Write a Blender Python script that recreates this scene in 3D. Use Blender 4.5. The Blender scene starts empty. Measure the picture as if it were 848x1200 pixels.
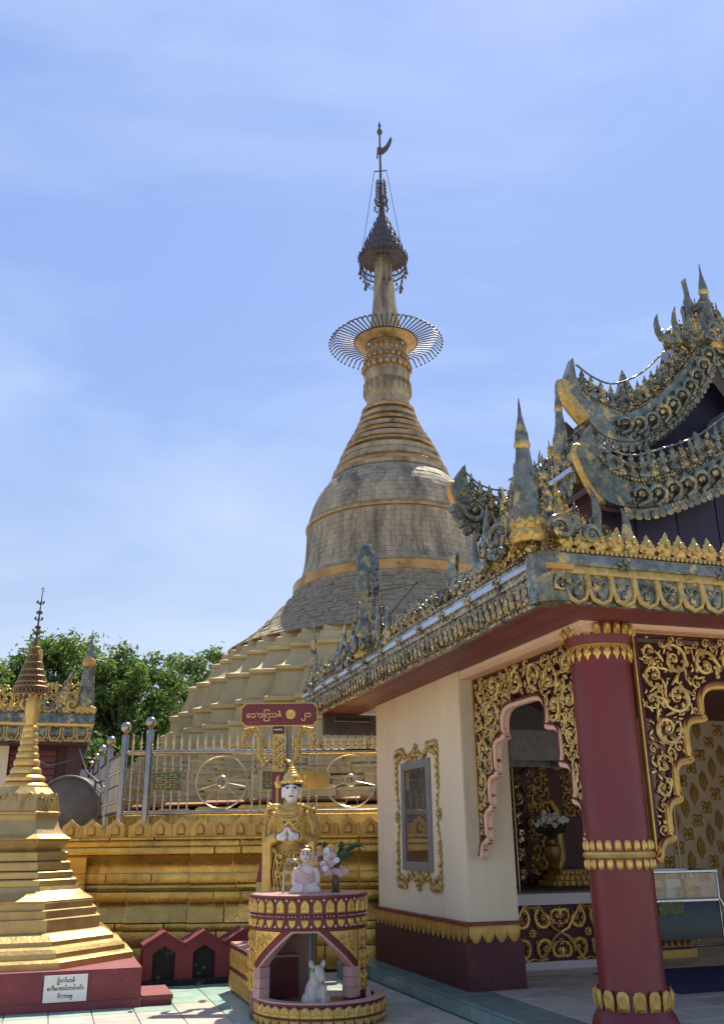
import bpy, bmesh, math, random
from math import sin, cos, pi, radians, sqrt, atan2
from mathutils import Vector, Matrix, geometry, noise

random.seed(11)
S = bpy.context.scene
COL = S.collection

# ------------------------------------------------------------------ camera
PITCH, ROLL = radians(19.8), radians(-0.7)
fw = Vector((0, cos(PITCH), sin(PITCH)))
r0 = Vector((1, 0, 0))
u0 = r0.cross(fw)
rt = r0 * cos(ROLL) + u0 * sin(ROLL)
up = u0 * cos(ROLL) - r0 * sin(ROLL)
cam = bpy.data.cameras.new('camera')
cam.sensor_fit = 'VERTICAL'
cam.sensor_height = 24.0
cam.sensor_width = 24.0
cam.lens = 24.0 * 1075 / 1200
cam.clip_end = 2000
cam.clip_start = 0.05
cam_o = bpy.data.objects.new('camera', cam)
COL.objects.link(cam_o)
M = Matrix((rt, up, -fw)).transposed().to_4x4()
M.translation = Vector((0, 0, 1.6))
cam_o.matrix_world = M
S.camera = cam_o

# ------------------------------------------------------------------ light
SUN_EL, SUN_AZ = radians(58), radians(16)
sdir = Vector((cos(SUN_EL) * sin(SUN_AZ), cos(SUN_EL) * cos(SUN_AZ), sin(SUN_EL)))
sl = bpy.data.lights.new('sun', 'SUN')
sl.energy = 5.0
sl.angle = radians(0.5)
sl.color = (1.0, 0.93, 0.80)
so = bpy.data.objects.new('sun', sl)
so.rotation_euler = sdir.to_track_quat('Z', 'Y').to_euler()
COL.objects.link(so)

W = bpy.data.worlds.new('World')
S.world = W
W.use_nodes = True
wn, wl = W.node_tree.nodes, W.node_tree.links
bg = wn['Background']
sky = wn.new('ShaderNodeTexSky')
sky.sky_type = 'NISHITA'
sky.sun_disc = False
sky.sun_elevation = SUN_EL
sky.sun_rotation = SUN_AZ
sky.air_density = 1.0
sky.dust_density = 0.6
sky.ozone_density = 2.5
# thin cirrus veil, the same all over the sky
tc = wn.new('ShaderNodeTexCoord')
mp = wn.new('ShaderNodeMapping')
mp.inputs['Scale'].default_value = (1.2, 1.2, 3.2)
nz = wn.new('ShaderNodeTexNoise')
nz.inputs['Scale'].default_value = 1.3
nz.inputs['Detail'].default_value = 7
nz.inputs['Roughness'].default_value = 0.55
nz.inputs['Distortion'].default_value = 0.6
rp = wn.new('ShaderNodeValToRGB')
rp.color_ramp.elements[0].position = 0.46
rp.color_ramp.elements[0].color = (0.05, 0.05, 0.05, 1)
rp.color_ramp.elements[1].position = 0.80
rp.color_ramp.elements[1].color = (0.42, 0.42, 0.42, 1)
sep = wn.new('ShaderNodeSeparateXYZ')
wl.new(tc.outputs['Generated'], sep.inputs[0])
gr = wn.new('ShaderNodeValToRGB')
for q, (ps, c) in enumerate(((0.0, (.66, .72, .80)), (.18, (.50, .63, .86)), (.45, (.285, .46, .92)), (1.0, (.20, .37, .90)))):
    e = gr.color_ramp.elements[q] if q < 2 else gr.color_ramp.elements.new(ps)
    e.position = ps
    e.color = (*c, 1)
wl.new(sep.outputs['Z'], gr.inputs['Fac'])
gs = wn.new('ShaderNodeVectorMath')
gs.operation = 'SCALE'
gs.inputs['Scale'].default_value = 5.0
wl.new(gr.outputs['Color'], gs.inputs[0])
mg = wn.new('ShaderNodeMix')
mg.data_type = 'RGBA'
mg.inputs['Factor'].default_value = 0.80
wl.new(sky.outputs[0], mg.inputs['A'])
wl.new(gs.outputs[0], mg.inputs['B'])
mx = wn.new('ShaderNodeMix')
mx.data_type = 'RGBA'
mx.inputs['B'].default_value = (4.9, 5.4, 6.1, 1)
wl.new(tc.outputs['Generated'], mp.inputs['Vector'])
wl.new(mp.outputs[0], nz.inputs['Vector'])
wl.new(nz.outputs['Fac'], rp.inputs['Fac'])
wl.new(rp.outputs['Color'], mx.inputs['Factor'])
wl.new(mg.outputs['Result'], mx.inputs['A'])
wl.new(mx.outputs['Result'], bg.inputs['Color'])
bg.inputs['Strength'].default_value = 0.118

S.view_settings.view_transform = 'Standard'
S.view_settings.look = 'None'
S.view_settings.gamma = 1
S.view_settings.exposure = 0.72
S.view_settings.use_white_balance = True
S.view_settings.white_balance_temperature = 6600
S.view_settings.white_balance_tint = 11
S.cycles.max_bounces = 8
S.cycles.diffuse_bounces = 6
S.cycles.glossy_bounces = 4
S.cycles.use_denoising = True

# ------------------------------------------------------------------ materials
def mat(name, c1, c2=None, rough=.5, metal=0., scale=4., bump=0., bscale=40., vary=0., dirt=None, dscale=1.3,
        dlo=.5, dhi=.7, rvar=.0, transl=0., streak=1., spec=.5, coat=0., dist=.02, lo=.35, hi=.65, facet=0., fscale=30.):
    m = bpy.data.materials.new(name)
    m.use_nodes = True
    n, l = m.node_tree.nodes, m.node_tree.links
    b = n['Principled BSDF']
    b.inputs['Roughness'].default_value = rough
    b.inputs['Metallic'].default_value = metal
    b.inputs['Specular IOR Level'].default_value = spec
    b.inputs['Coat Weight'].default_value = coat
    g = n.new('ShaderNodeNewGeometry')
    pos = g.outputs['Position']
    if streak != 1.:
        mpn = n.new('ShaderNodeMapping')
        mpn.inputs['Scale'].default_value = (1, 1, 1. / streak)
        l.new(pos, mpn.inputs['Vector'])
        pos2 = mpn.outputs[0]
    else:
        pos2 = pos
    def nzn(sc, det, src, ro=.6):
        t = n.new('ShaderNodeTexNoise')
        t.inputs['Scale'].default_value = sc
        t.inputs['Detail'].default_value = det
        t.inputs['Roughness'].default_value = ro
        l.new(src, t.inputs['Vector'])
        return t.outputs['Fac']
    def mr(src, a, c, d=0., e=1.):
        t = n.new('ShaderNodeMapRange')
        t.inputs['From Min'].default_value = a
        t.inputs['From Max'].default_value = c
        t.inputs['To Min'].default_value = d
        t.inputs['To Max'].default_value = e
        l.new(src, t.inputs['Value'])
        return t.outputs[0]
    def mixc(f, a, c):
        t = n.new('ShaderNodeMix')
        t.data_type = 'RGBA'
        for sock, val in (('A', a), ('B', c)):
            if isinstance(val, tuple):
                t.inputs[sock].default_value = (*val[:3], 1)
            else:
                l.new(val, t.inputs[sock])
        if isinstance(f, float):
            t.inputs['Factor'].default_value = f
        else:
            l.new(f, t.inputs['Factor'])
        return t.outputs['Result']
    c2 = c2 or tuple(x * .8 for x in c1)
    f = nzn(scale, 6, pos2)
    out = mixc(mr(f, lo, hi), c1, c2)
    if dirt:
        fd = nzn(dscale, 8, pos2, .68)
        out = mixc(mr(fd, dlo, dhi), out, dirt)
    if vary:
        oi = n.new('ShaderNodeObjectInfo')
        hs = n.new('ShaderNodeHueSaturation')
        l.new(mr(oi.outputs['Random'], 0, 1, 1 - vary, 1 + vary), hs.inputs['Value'])
        l.new(out, hs.inputs['Color'])
        out = hs.outputs['Color']
    l.new(out, b.inputs['Base Color'])
    if rvar:
        l.new(mr(nzn(scale * 2.3, 5, pos), .3, .7, rough - rvar, rough + rvar), b.inputs['Roughness'])
    if bump:
        bp = n.new('ShaderNodeBump')
        bp.inputs['Strength'].default_value = bump
        bp.inputs['Distance'].default_value = dist
        l.new(nzn(bscale, 5, pos), bp.inputs['Height'])
        l.new(bp.outputs[0], b.inputs['Normal'])
    if facet:
        # mirror chips set at slightly different angles
        vo = n.new('ShaderNodeTexVoronoi')
        vo.inputs['Scale'].default_value = fscale
        l.new(pos, vo.inputs['Vector'])
        sb = n.new('ShaderNodeVectorMath'); sb.operation = 'SUBTRACT'
        sb.inputs[1].default_value = (.5, .5, .5)
        l.new(vo.outputs['Color'], sb.inputs[0])
        sc_ = n.new('ShaderNodeVectorMath'); sc_.operation = 'SCALE'
        sc_.inputs['Scale'].default_value = facet
        l.new(sb.outputs[0], sc_.inputs[0])
        ad = n.new('ShaderNodeVectorMath'); ad.operation = 'ADD'
        l.new(g.outputs['Normal'], ad.inputs[0]); l.new(sc_.outputs[0], ad.inputs[1])
        no = n.new('ShaderNodeVectorMath'); no.operation = 'NORMALIZE'
        l.new(ad.outputs[0], no.inputs[0])
        l.new(no.outputs[0], b.inputs['Normal'])
    if transl:
        tb = n.new('ShaderNodeBsdfTranslucent')
        l.new(out, tb.inputs['Color'])
        ms = n.new('ShaderNodeMixShader')
        ms.inputs[0].default_value = transl
        l.new(b.outputs[0], ms.inputs[1])
        l.new(tb.outputs[0], ms.inputs[2])
        l.new(ms.outputs[0], n['Material Output'].inputs['Surface'])
    return m

GOLD = mat('gold_paint', (.62, .40, .11), (.48, .29, .07), .42, .55, 7, .25, 60, .06, rvar=.1, dirt=(.16, .10, .04), dscale=3, dlo=.6, dhi=.8)
GOLDB = mat('gold_bright', (.78, .52, .16), (.60, .38, .10), .36, .6, 9, .2, 80, .08, rvar=.08, dirt=(.18, .11, .04), dscale=5, dlo=.6, dhi=.8)
GOLDW = mat('gold_wall', (.72, .47, .105), (.54, .335, .075), .31, .65, 3, .4, 22, .12, rvar=.12, dirt=(.15, .10, .045), dscale=1.9, dlo=.54, dhi=.76)
GOLDP = mat('gold_pale', (.58, .40, .15), (.44, .30, .10), .42, .45, 2.2, .3, 18, .05, rvar=.1, dirt=(.22, .16, .085), dscale=1.3, dlo=.53, dhi=.78)
GOLDS = mat('gilt_scrollwork', (.76, .56, .23), (.54, .37, .13), .40, .5, 22, .3, 80, .06, rvar=.1, dirt=(.14, .09, .045), dscale=12, dlo=.54, dhi=.75)
GOLDC = mat('gold_carving', (.66, .47, .16), (.44, .29, .085), .4, .6, 24, .3, 90, .06, rvar=.1, dirt=(.10, .065, .03), dscale=14, dlo=.55, dhi=.75)
GOLDT = mat('tan_gold_plaster', (.54, .40, .175), (.43, .31, .125), .46, .3, 1.6, .35, 10, .06, rvar=.1, dirt=(.24, .185, .105), dscale=.9, dlo=.5, dhi=.8, streak=2.5)
TERR = mat('terrace_plaster', (.44, .33, .15), (.36, .26, .11), .6, .2, 1.4, .3, 9, .07, dirt=(.17, .14, .08), dscale=.8, dlo=.52, dhi=.78, streak=3)
BRONZE = mat('weathered_plate', (.44, .365, .235), (.28, .23, .145), .70, .15, 4.5, .7, 18, .07, dirt=(.11, .092, .06), dscale=1.7, dlo=.47, dhi=.66, streak=4, rvar=.1)
COPPERD = mat('dull_copper', (.46, .285, .11), (.30, .19, .09), .45, .5, 4, .3, 14, .1, dirt=(.16, .12, .07), dscale=2.4, dlo=.48, dhi=.66)
BRONZD = mat('weathered_brick', (.34, .27, .155), (.19, .15, .088), .72, .15, 5, .9, 9, .2, dirt=(.36, .31, .21), dscale=2.6, dlo=.58, dhi=.72, dist=.05)
COPPER = mat('copper_band', (.60, .34, .105), (.42, .20, .06), .42, .6, 2.2, .3, 10, .1, dirt=(.20, .12, .06), dscale=1.7, dlo=.52, dhi=.7)
IRON = mat('dark_bronze', (.115, .092, .075), (.075, .06, .05), .5, .5, 8, .3, 40, .1)
MOSAIC = mat('grey_mirror_mosaic', (.24, .235, .165), (.10, .102, .075), .16, .6, 7, .0, 30, .18, rvar=.06, dirt=(.52, .36, .14), dscale=5.2, dlo=.56, dhi=.62, spec=.7, facet=.42, fscale=26)  # the gold dirt tint is painted-in reflections and worn gilding
MOSAICG = mat('gilded_mosaic', (.56, .40, .16), (.15, .14, .10), .20, .7, 18, .0, 50, .2, rvar=.08, dirt=(.06, .062, .05), dscale=9, dlo=.50, dhi=.58, facet=.45, fscale=40)
SILVER = mat('aged_silver_gilt', (.46, .36, .21), (.25, .21, .14), .24, .7, 14, .0, 50, .22, rvar=.1, dirt=(.08, .07, .05), dscale=8, dlo=.52, dhi=.62, facet=.5, fscale=38)
GUTTER = mat('bright_mirror_strip', (.60, .62, .66), (.42, .44, .46), .25, .7, 3, .1, 20, .1)
MAROON = mat('maroon_paint', (.185, .017, .022), (.14, .012, .017), .38, 0, 2.2, .10, 16, .04, rvar=.10, dirt=(.11, .022, .024), dscale=2.4, dlo=.46, dhi=.74, streak=3)
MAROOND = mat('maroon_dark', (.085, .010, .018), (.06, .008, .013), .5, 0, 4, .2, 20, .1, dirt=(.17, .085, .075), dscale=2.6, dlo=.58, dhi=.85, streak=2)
SOFFIT = mat('maroon_boards', (.20, .045, .05), (.16, .035, .04), .5, 0, 3, .1, 20, .08)
PURPLE = mat('dark_purple_boards', (.030, .016, .042), (.020, .012, .030), .55, 0, 2, .1, 20, .15)
CREAM = mat('cream_plaster', (.86, .72, .49), (.80, .65, .43), .7, 0, 1.5, .25, 22, 0, dirt=(.52, .43, .32), dscale=2.1, dlo=.53, dhi=.9, streak=3)
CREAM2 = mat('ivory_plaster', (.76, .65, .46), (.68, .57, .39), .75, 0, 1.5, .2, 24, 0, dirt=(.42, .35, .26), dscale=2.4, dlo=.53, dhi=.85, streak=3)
PEACH = mat('peach_paint', (.80, .52, .36), (.74, .47, .32), .6, 0, 3, .1, 30)
PLINTH = mat('plinth_red', (.24, .045, .046), (.18, .034, .036), .65, 0, 3, .3, 25, .03, dirt=(.42, .22, .20), dscale=2.2, dlo=.6, dhi=.78)
NICHE = mat('niche_red', (.20, .028, .032), (.15, .022, .026), .65, 0, 4, .3, 25, .03, dirt=(.06, .02, .02), dscale=2.2, dlo=.55, dhi=.75)
BLACKM = mat('mottled_black', (.020, .016, .015), (.012, .010, .010), .8, 0, 6, .3, 30, 0, dirt=(.16, .15, .14), dscale=7, dlo=.60, dhi=.68)
PINKT = mat('pink_tile', (.55, .33, .29), (.48, .28, .25), .3, 0, 3, .05, 20, .08, dirt=(.34, .2, .17), dscale=3, dlo=.6, dhi=.8)
STEEL = mat('polished_steel', (.42, .36, .29), (.33, .28, .225), .26, 1., 5, .03, 30, .05, rvar=.05)
CHROME = mat('chrome', (.55, .54, .52), (.48, .47, .45), .1, 1.)
WHITE = mat('white_marble', (.80, .78, .74), (.74, .72, .68), .4, 0, 4, .08, 30, 0, dirt=(.5, .46, .4), dscale=5, dlo=.62, dhi=.85)
WHITED = mat('worn_white_stone', (.62, .58, .50), (.50, .465, .39), .6, 0, 6, .3, 30, 0, dirt=(.33, .30, .25), dscale=6, dlo=.55, dhi=.75)
LEDGE = mat('pale_ledge', (.66, .62, .60), (.60, .56, .54), .4, 0, 3, .05, 20)
BLACK = mat('black_paint', (.015, .014, .016), (.02, .018, .02), .4, 0)
LIPS = mat('red_paint', (.45, .05, .06), (.4, .04, .05), .4, 0)
SKINP = mat('pinkish_marble', (.72, .60, .55), (.66, .54, .49), .45, 0, 6, .05, 30)
ROBE = mat('peach_robe', (.62, .44, .38), (.52, .37, .32), .55, 0, 12, .1, 30)
BLUEP = mat('blue_pipe', (.12, .20, .24), (.10, .17, .20), .4, 0)
TILEC = mat('cream_floor_tile', (.60, .53, .43), (.54, .47, .38), .35, 0, 3, .05, 25, .07, dirt=(.38, .34, .27), dscale=2.2, dlo=.5, dhi=.72)
TILEG = mat('mint_floor_tile', (.33, .47, .37), (.27, .40, .31), .35, 0, 4, .05, 25, .08, dirt=(.46, .52, .42), dscale=2.5, dlo=.5, dhi=.72)
TILES = mat('grey_floor_tile', (.60, .56, .49), (.52, .485, .42), .3, 0, 4, .05, 25, .07, dirt=(.28, .27, .24), dscale=2.2, dlo=.5, dhi=.72)
TEAL = mat('teal_floor_tile', (.20, .31, .265), (.15, .24, .205), .25, 0, 4, .05, 25, .1, dirt=(.22, .30, .26), dscale=3, dlo=.6, dhi=.72)
GROUND = mat('worn_court_paving', (.50, .44, .35), (.42, .37, .29), .7, 0, .6, .3, 12)
JOINT = mat('joint_mortar', (.18, .17, .15), (.14, .13, .12), .85, 0)
PLAST = mat('whitewash', (.68, .66, .63), (.58, .56, .54), .8, 0, .8, .2, 10, 0, dirt=(.36, .35, .34), dscale=.7, dlo=.55, dhi=.8, streak=3)
ROOFG = mat('grey_tin_roof', (.28, .29, .31), (.22, .23, .25), .5, .3)
TANK = mat('dark_stained_drum', (.13, .105, .09), (.085, .07, .06), .6, .1, 4, .3, 20, 0, dirt=(.20, .17, .15), dscale=2, dlo=.55, dhi=.75)
WOODD = mat('dark_red_wood', (.10, .04, .035), (.07, .03, .028), .6, 0, 3, .2, 20, .1)
LABELW = mat('white_enamel', (.74, .73, .69), (.68, .67, .63), .4, 0)
PLQ = mat('green_brass_plaque', (.10, .11, .035), (.07, .085, .03), .35, .3, 30, .2, 60, 0, dirt=(.30, .27, .10), dscale=40, dlo=.55, dhi=.6)
MATB = mat('navy_mat', (.025, .045, .12), (.018, .032, .085), .9, 0, 20, .3, 80)
LEAF1 = mat('leaf_green', (.17, .25, .05), (.06, .125, .025), .5, 0, .5, 0, 1, .0, transl=.5)
LEAF2 = mat('leaf_light', (.19, .27, .07), (.09, .16, .04), .5, 0, .5, 0, 1, .0, transl=.4)
BARK = mat('bark', (.10, .075, .05), (.06, .045, .03), .9, 0, 6, .6, 20)
LEAFD = mat('dark_leaf', (.035, .075, .025), (.02, .045, .015), .4, 0, 5)
FLW1 = mat('pink_flower', (.62, .35, .42), (.55, .40, .42), .7, 0, 30)
FLW2 = mat('yellow_flower', (.75, .55, .10), (.65, .45, .08), .7, 0, 30)
FLW3 = mat('white_flower', (.75, .75, .72), (.65, .65, .62), .7, 0, 30)
CABD = mat('dark_teal_panel', (.03, .05, .055), (.02, .035, .04), .25, .2)
GLASSD = mat('window_glass', (.34, .33, .30), (.32, .31, .28), .04, .85, 1)
def glass():
    m = bpy.data.materials.new('clear_glass')
    m.use_nodes = True
    n, l = m.node_tree.nodes, m.node_tree.links
    t = n.new('ShaderNodeBsdfTransparent')
    t.inputs[0].default_value = (.9, .93, .92, 1)
    g = n.new('ShaderNodeBsdfGlossy')
    g.inputs['Roughness'].default_value = .03
    x = n.new('ShaderNodeMixShader')
    x.inputs[0].default_value = .07
    l.new(t.outputs[0], x.inputs[1]); l.new(g.outputs[0], x.inputs[2])
    l.new(x.outputs[0], n['Material Output'].inputs['Surface'])
    return m
GLASS = glass()
BRWN = mat('grey_window_frame', (.27, .25, .225), (.22, .20, .18), .45, .2)

# ------------------------------------------------------------------ mesh builder
class MB:
    def __init__(s):
        s.v, s.f = [], []
    def add(s, vs, fs):
        k = len(s.v)
        s.v += [tuple(v) for v in vs]
        s.f += [tuple(i + k for i in f) for f in fs]
        return s
    def box(s, x0, x1, y0, y1, z0, z1, ch=0.):
        if ch > 0:
            pl = [(x0 + ch, y0), (x1 - ch, y0), (x1, y0 + ch), (x1, y1 - ch), (x1 - ch, y1), (x0 + ch, y1), (x0, y1 - ch), (x0, y0 + ch)]
            ins = [(x0 + ch, y0 + ch), (x1 - ch, y0 + ch), (x1 - ch, y0 + ch), (x1 - ch, y1 - ch), (x1 - ch, y1 - ch), (x0 + ch, y1 - ch), (x0 + ch, y1 - ch), (x0 + ch, y0 + ch)]
            return s.rings([[(x, y, z0) for x, y in pl], [(x, y, z1 - ch) for x, y in pl], [((x + a) / 2, (y + b) / 2, z1) for (x, y), (a, b) in zip(pl, ins)]])
        return s.add([(x0, y0, z0), (x1, y0, z0), (x1, y1, z0), (x0, y1, z0), (x0, y0, z1), (x1, y0, z1), (x1, y1, z1), (x0, y1, z1)],
                     [(0, 3, 2, 1), (4, 5, 6, 7), (0, 1, 5, 4), (1, 2, 6, 5), (2, 3, 7, 6), (3, 0, 4, 7)])
    def rings(s, rs, cap0=True, cap1=True, closed=True):
        k = len(s.v); n = len(rs[0])
        for r in rs:
            s.v += [tuple(p) for p in r]
        for i in range(len(rs) - 1):
            for j in range(n if closed else n - 1):
                a = k + i * n + j; b = k + i * n + (j + 1) % n
                s.f.append((a, b, b + n, a + n))
        if cap0: s.f.append(tuple(k + j for j in range(n - 1, -1, -1)))
        if cap1: s.f.append(tuple(k + (len(rs) - 1) * n + j for j in range(n)))
        return s
    def lathe(s, prof, n=24, c=(0, 0, 0), ph=0., sx=1., sy=1., cap0=True, cap1=True):
        return s.rings([[(c[0] + r * sx * cos(ph + 2 * pi * j / n), c[1] + r * sy * sin(ph + 2 * pi * j / n), c[2] + z) for j in range(n)] for r, z in prof], cap0, cap1)
    def stack(s, plan, prof, c=(0, 0, 0)):
        return s.rings([[(c[0] + x * a, c[1] + y * a, c[2] + z) for x, y in plan] for a, z in prof])
    def tube(s, pts, rad, n=6, ref=None, fl=1.):
        pts = [Vector(p) for p in pts]
        m = len(pts)
        rs = []
        for i, p in enumerate(pts):
            t = (pts[min(i + 1, m - 1)] - pts[max(i - 1, 0)])
            if t.length < 1e-9: t = Vector((0, 0, 1))
            t.normalize()
            a = Vector(ref) if ref else (Vector((0, 1, 0)) if abs(t.y) < .9 else Vector((1, 0, 0)))
            b = t.cross(a).normalized(); a = b.cross(t).normalized()
            r = rad[i] if isinstance(rad, (list, tuple)) else rad
            rs.append([p + (b * cos(2 * pi * j / n) + a * sin(2 * pi * j / n) * fl) * r for j in range(n)])
        return s.rings(rs)
    def blob(s, c, r, n=6, m=4, rot=None):
        c = Vector(c)
        r = (r, r, r) if not isinstance(r, (tuple, list)) else r
        vs = []
        for i in range(m + 1):
            th = pi * i / m
            if i in (0, m):
                vs.append(Vector((0, 0, r[2] * cos(th))))
            else:
                for j in range(n):
                    vs.append(Vector((r[0] * sin(th) * cos(2 * pi * j / n), r[1] * sin(th) * sin(2 * pi * j / n), r[2] * cos(th))))
        if rot is not None: vs = [rot @ v for v in vs]
        fs = []
        for j in range(n):
            fs.append((0, 1 + j, 1 + (j + 1) % n))
            e = len(vs) - 1; o = 1 + (m - 2) * n
            fs.append((e, o + (j + 1) % n, o + j))
        for i in range(m - 2):
            for j in range(n):
                a = 1 + i * n + j; b = 1 + i * n + (j + 1) % n
                fs.append((a, a + n, b + n, b))
        return s.add([c + v for v in vs], fs)
    def prism(s, poly, fn, d0, d1):
        """2-D polygon (any shape) extruded from depth d0 to d1; fn(x, y, d) -> 3-D point"""
        n = len(poly); k = len(s.v)
        s.v += [tuple(fn(x, y, d0)) for x, y in poly] + [tuple(fn(x, y, d1)) for x, y in poly]
        tri = geometry.tessellate_polygon([[Vector((x, y, 0)) for x, y in poly]])
        for t in tri:
            s.f.append((k + t[0], k + t[1], k + t[2]))
            s.f.append((k + n + t[2], k + n + t[1], k + n + t[0]))
        for j in range(n):
            a, b = k + j, k + (j + 1) % n
            s.f.append((a, b, b + n, a + n))
        return s
    def relief(s, out, t, c=(0, 0, 0), inner=.55, cen=None, sc=1., bev=.4):
        """leaf: outline in x,z; back at y=0, raised towards -y"""
        n = len(out)
        cx, cz = cen or (sum(p[0] for p in out) / n, sum(p[1] for p in out) / n)
        q = [[(c[0] + x * sc, c[1], c[2] + z * sc) for x, z in out],
             [(c[0] + x * sc, c[1] - t * bev, c[2] + z * sc) for x, z in out],
             [(c[0] + (cx + (x - cx) * inner) * sc, c[1] - t, c[2] + (cz + (z - cz) * inner) * sc) for x, z in out]]
        k = len(s.v)
        s.rings(q, True, False)
        s.v.append((c[0] + cx * sc, c[1] - t * .8, c[2] + cz * sc))
        e = len(s.v) - 1; o = k + 2 * n
        for j in range(n):
            s.f.append((o + j, o + (j + 1) % n, e))
        return s
    def xf(s, m):
        s.v = [tuple(m @ Vector(v)) for v in s.v]
        return s
    def merge(s, o):
        return s.add(o.v, o.f)
    def mesh(s, name, m, angle=38, smooth=True):
        me = bpy.data.meshes.new(name)
        me.from_pydata(s.v, [], s.f)
        bm = bmesh.new(); bm.from_mesh(me)
        bmesh.ops.recalc_face_normals(bm, faces=bm.faces)
        bm.to_mesh(me); bm.free()
        if m: me.materials.append(m)
        if smooth:
            me.shade_smooth()
            me.set_sharp_from_angle(angle=radians(angle))
        return me
    def build(s, name, m, parent=None, loc=(0, 0, 0), rz=0., angle=38, **kw):
        return put(name, s.mesh(name, m, angle), parent, loc, rz, **kw)

def put(name, me, parent=None, loc=(0, 0, 0), rz=0., rot=None, sc=None, kind=None, label=None):
    o = bpy.data.objects.new(name, me)
    COL.objects.link(o)
    o.parent = parent
    o.location = loc
    o.rotation_euler = rot if rot else (0, 0, rz)
    if sc: o.scale = sc if isinstance(sc, (tuple, list)) else (sc, sc, sc)
    if kind: o['kind'] = kind
    if label: o['label'] = label
    return o

def thing(name, label, cat, loc=(0, 0, 0), rz=0., group=None):
    o = put(name, None, None, loc, rz)
    return tag(o, label, cat, group)

def tag(o, label, cat, group=None):
    o['label'] = label; o['category'] = cat
    if group: o['group'] = group
    return o

def remesh(mb, name, m, voxel, it=6, fac=.5, dec=None):
    me = bpy.data.meshes.new('tmp'); me.from_pydata(mb.v, [], mb.f)
    bm = bmesh.new(); bm.from_mesh(me); bmesh.ops.recalc_face_normals(bm, faces=bm.faces); bm.to_mesh(me); bm.free()
    o = bpy.data.objects.new('tmp', me); COL.objects.link(o)
    r = o.modifiers.new('r', 'REMESH'); r.mode = 'VOXEL'; r.voxel_size = voxel
    sm = o.modifiers.new('s', 'SMOOTH'); sm.factor = fac; sm.iterations = it
    dg = bpy.context.evaluated_depsgraph_get()
    out = bpy.data.meshes.new_from_object(o.evaluated_get(dg))
    bpy.data.objects.remove(o)
    out.name = name
    out.materials.clear(); out.materials.append(m)
    out.shade_smooth()
    return out

def text_mesh(body, size, depth, m, align='CENTER', name='lettering', bold=0.):
    c = bpy.data.curves.new('txt', 'FONT')
    c.body = body; c.size = size; c.extrude = depth; c.align_x = align; c.align_y = 'CENTER'
    c.offset = bold
    o = bpy.data.objects.new('txt', c); COL.objects.link(o)
    dg = bpy.context.evaluated_depsgraph_get()
    me = bpy.data.meshes.new_from_object(o.evaluated_get(dg))
    bpy.data.objects.remove(o); bpy.data.curves.remove(c)
    me.name = name; me.materials.clear(); me.materials.append(m)
    return me

def mirror(h):
    """half outline from bottom centre-right up to the tip -> full outline"""
    return h + [(-x, z) for x, z in reversed(h) if x > 1e-6]

CREST = mirror([(.16, 0), (.30, .05), (.24, .14), (.42, .24), (.46, .36), (.34, .40), (.38, .54), (.28, .60), (.26, .74), (.14, .80), (.10, .92), (0, 1.08)])
PETAL = mirror([(.25, 0), (.33, .25), (.33, .60), (.24, .86), (0, 1.0)])
OGEE = mirror([(.5, 0), (.5, .5), (.40, .68), (.22, .84), (.08, .95), (0, 1.1)])
DROP = mirror([(0.02, -1.05), (.12, -.80), (.27, -.62), (.27, -.42), (.16, -.30), (.30, -.12), (.30, 0)])
TEAR = mirror([(.12, 0), (.34, .2), (.40, .42), (.28, .7), (0, 1.0)])

def spiral(mb, cx, cz, Rr, a0, d, turns=1.4, thick=.13, y=0., fn=None, leaf=True, n=5):
    """acanthus scroll: a tendril that winds in to a bud, leaves breaking off it"""
    N = max(10, int(turns * 14))
    pts, rad = [], []
    o = 1.16 if leaf else 1.0
    for i in range(N + 1):
        t = i / N
        a = a0 + d * t * 2 * pi * turns
        r = Rr * (o - (o - .20) * t ** .85)
        pts.append((cx + r * cos(a), y - Rr * thick * sin(pi * t), cz + r * sin(a)))
        rad.append(max(.0035, Rr * thick * (.45 + 1.1 * sin(pi * min(1, t * 1.1 + .05)) ** .8) * (1 - .35 * t)))
    mb.tube(pts, rad, n, ref=(0, 1, 0))
    mb.blob((cx, y - Rr * .12, cz), Rr * .22, 6, 4)
    if leaf:
        k = 7 if Rr > .06 else 4
        for i in range(k):
            t = (i + .35) / k * .72
            a = a0 + d * t * 2 * pi * turns
            r = Rr * (o - (o - .20) * t ** .85)
            L_ = Rr * (.48 - .22 * t)
            for q, (sg, ll) in enumerate(((-1, .95), (1, .6))):
                if sg > 0 and (i % 2 or Rr < .05): continue
                p = []
                for u in (0, .35, .7, 1.):
                    aa = a + d * u * (.42 + .1 * q)
                    rr = r + sg * L_ * ll * sin(u * 1.45) * (1. if sg < 0 else .8)
                    p.append((cx + rr * cos(aa), y - Rr * .08 * sin(pi * u), cz + rr * sin(aa)))
                w = Rr * thick * 1.0
                mb.tube(p, [w * .5, w * 1.15, w * .9, w * .12], 4, ref=(0, 1, 0))

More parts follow.
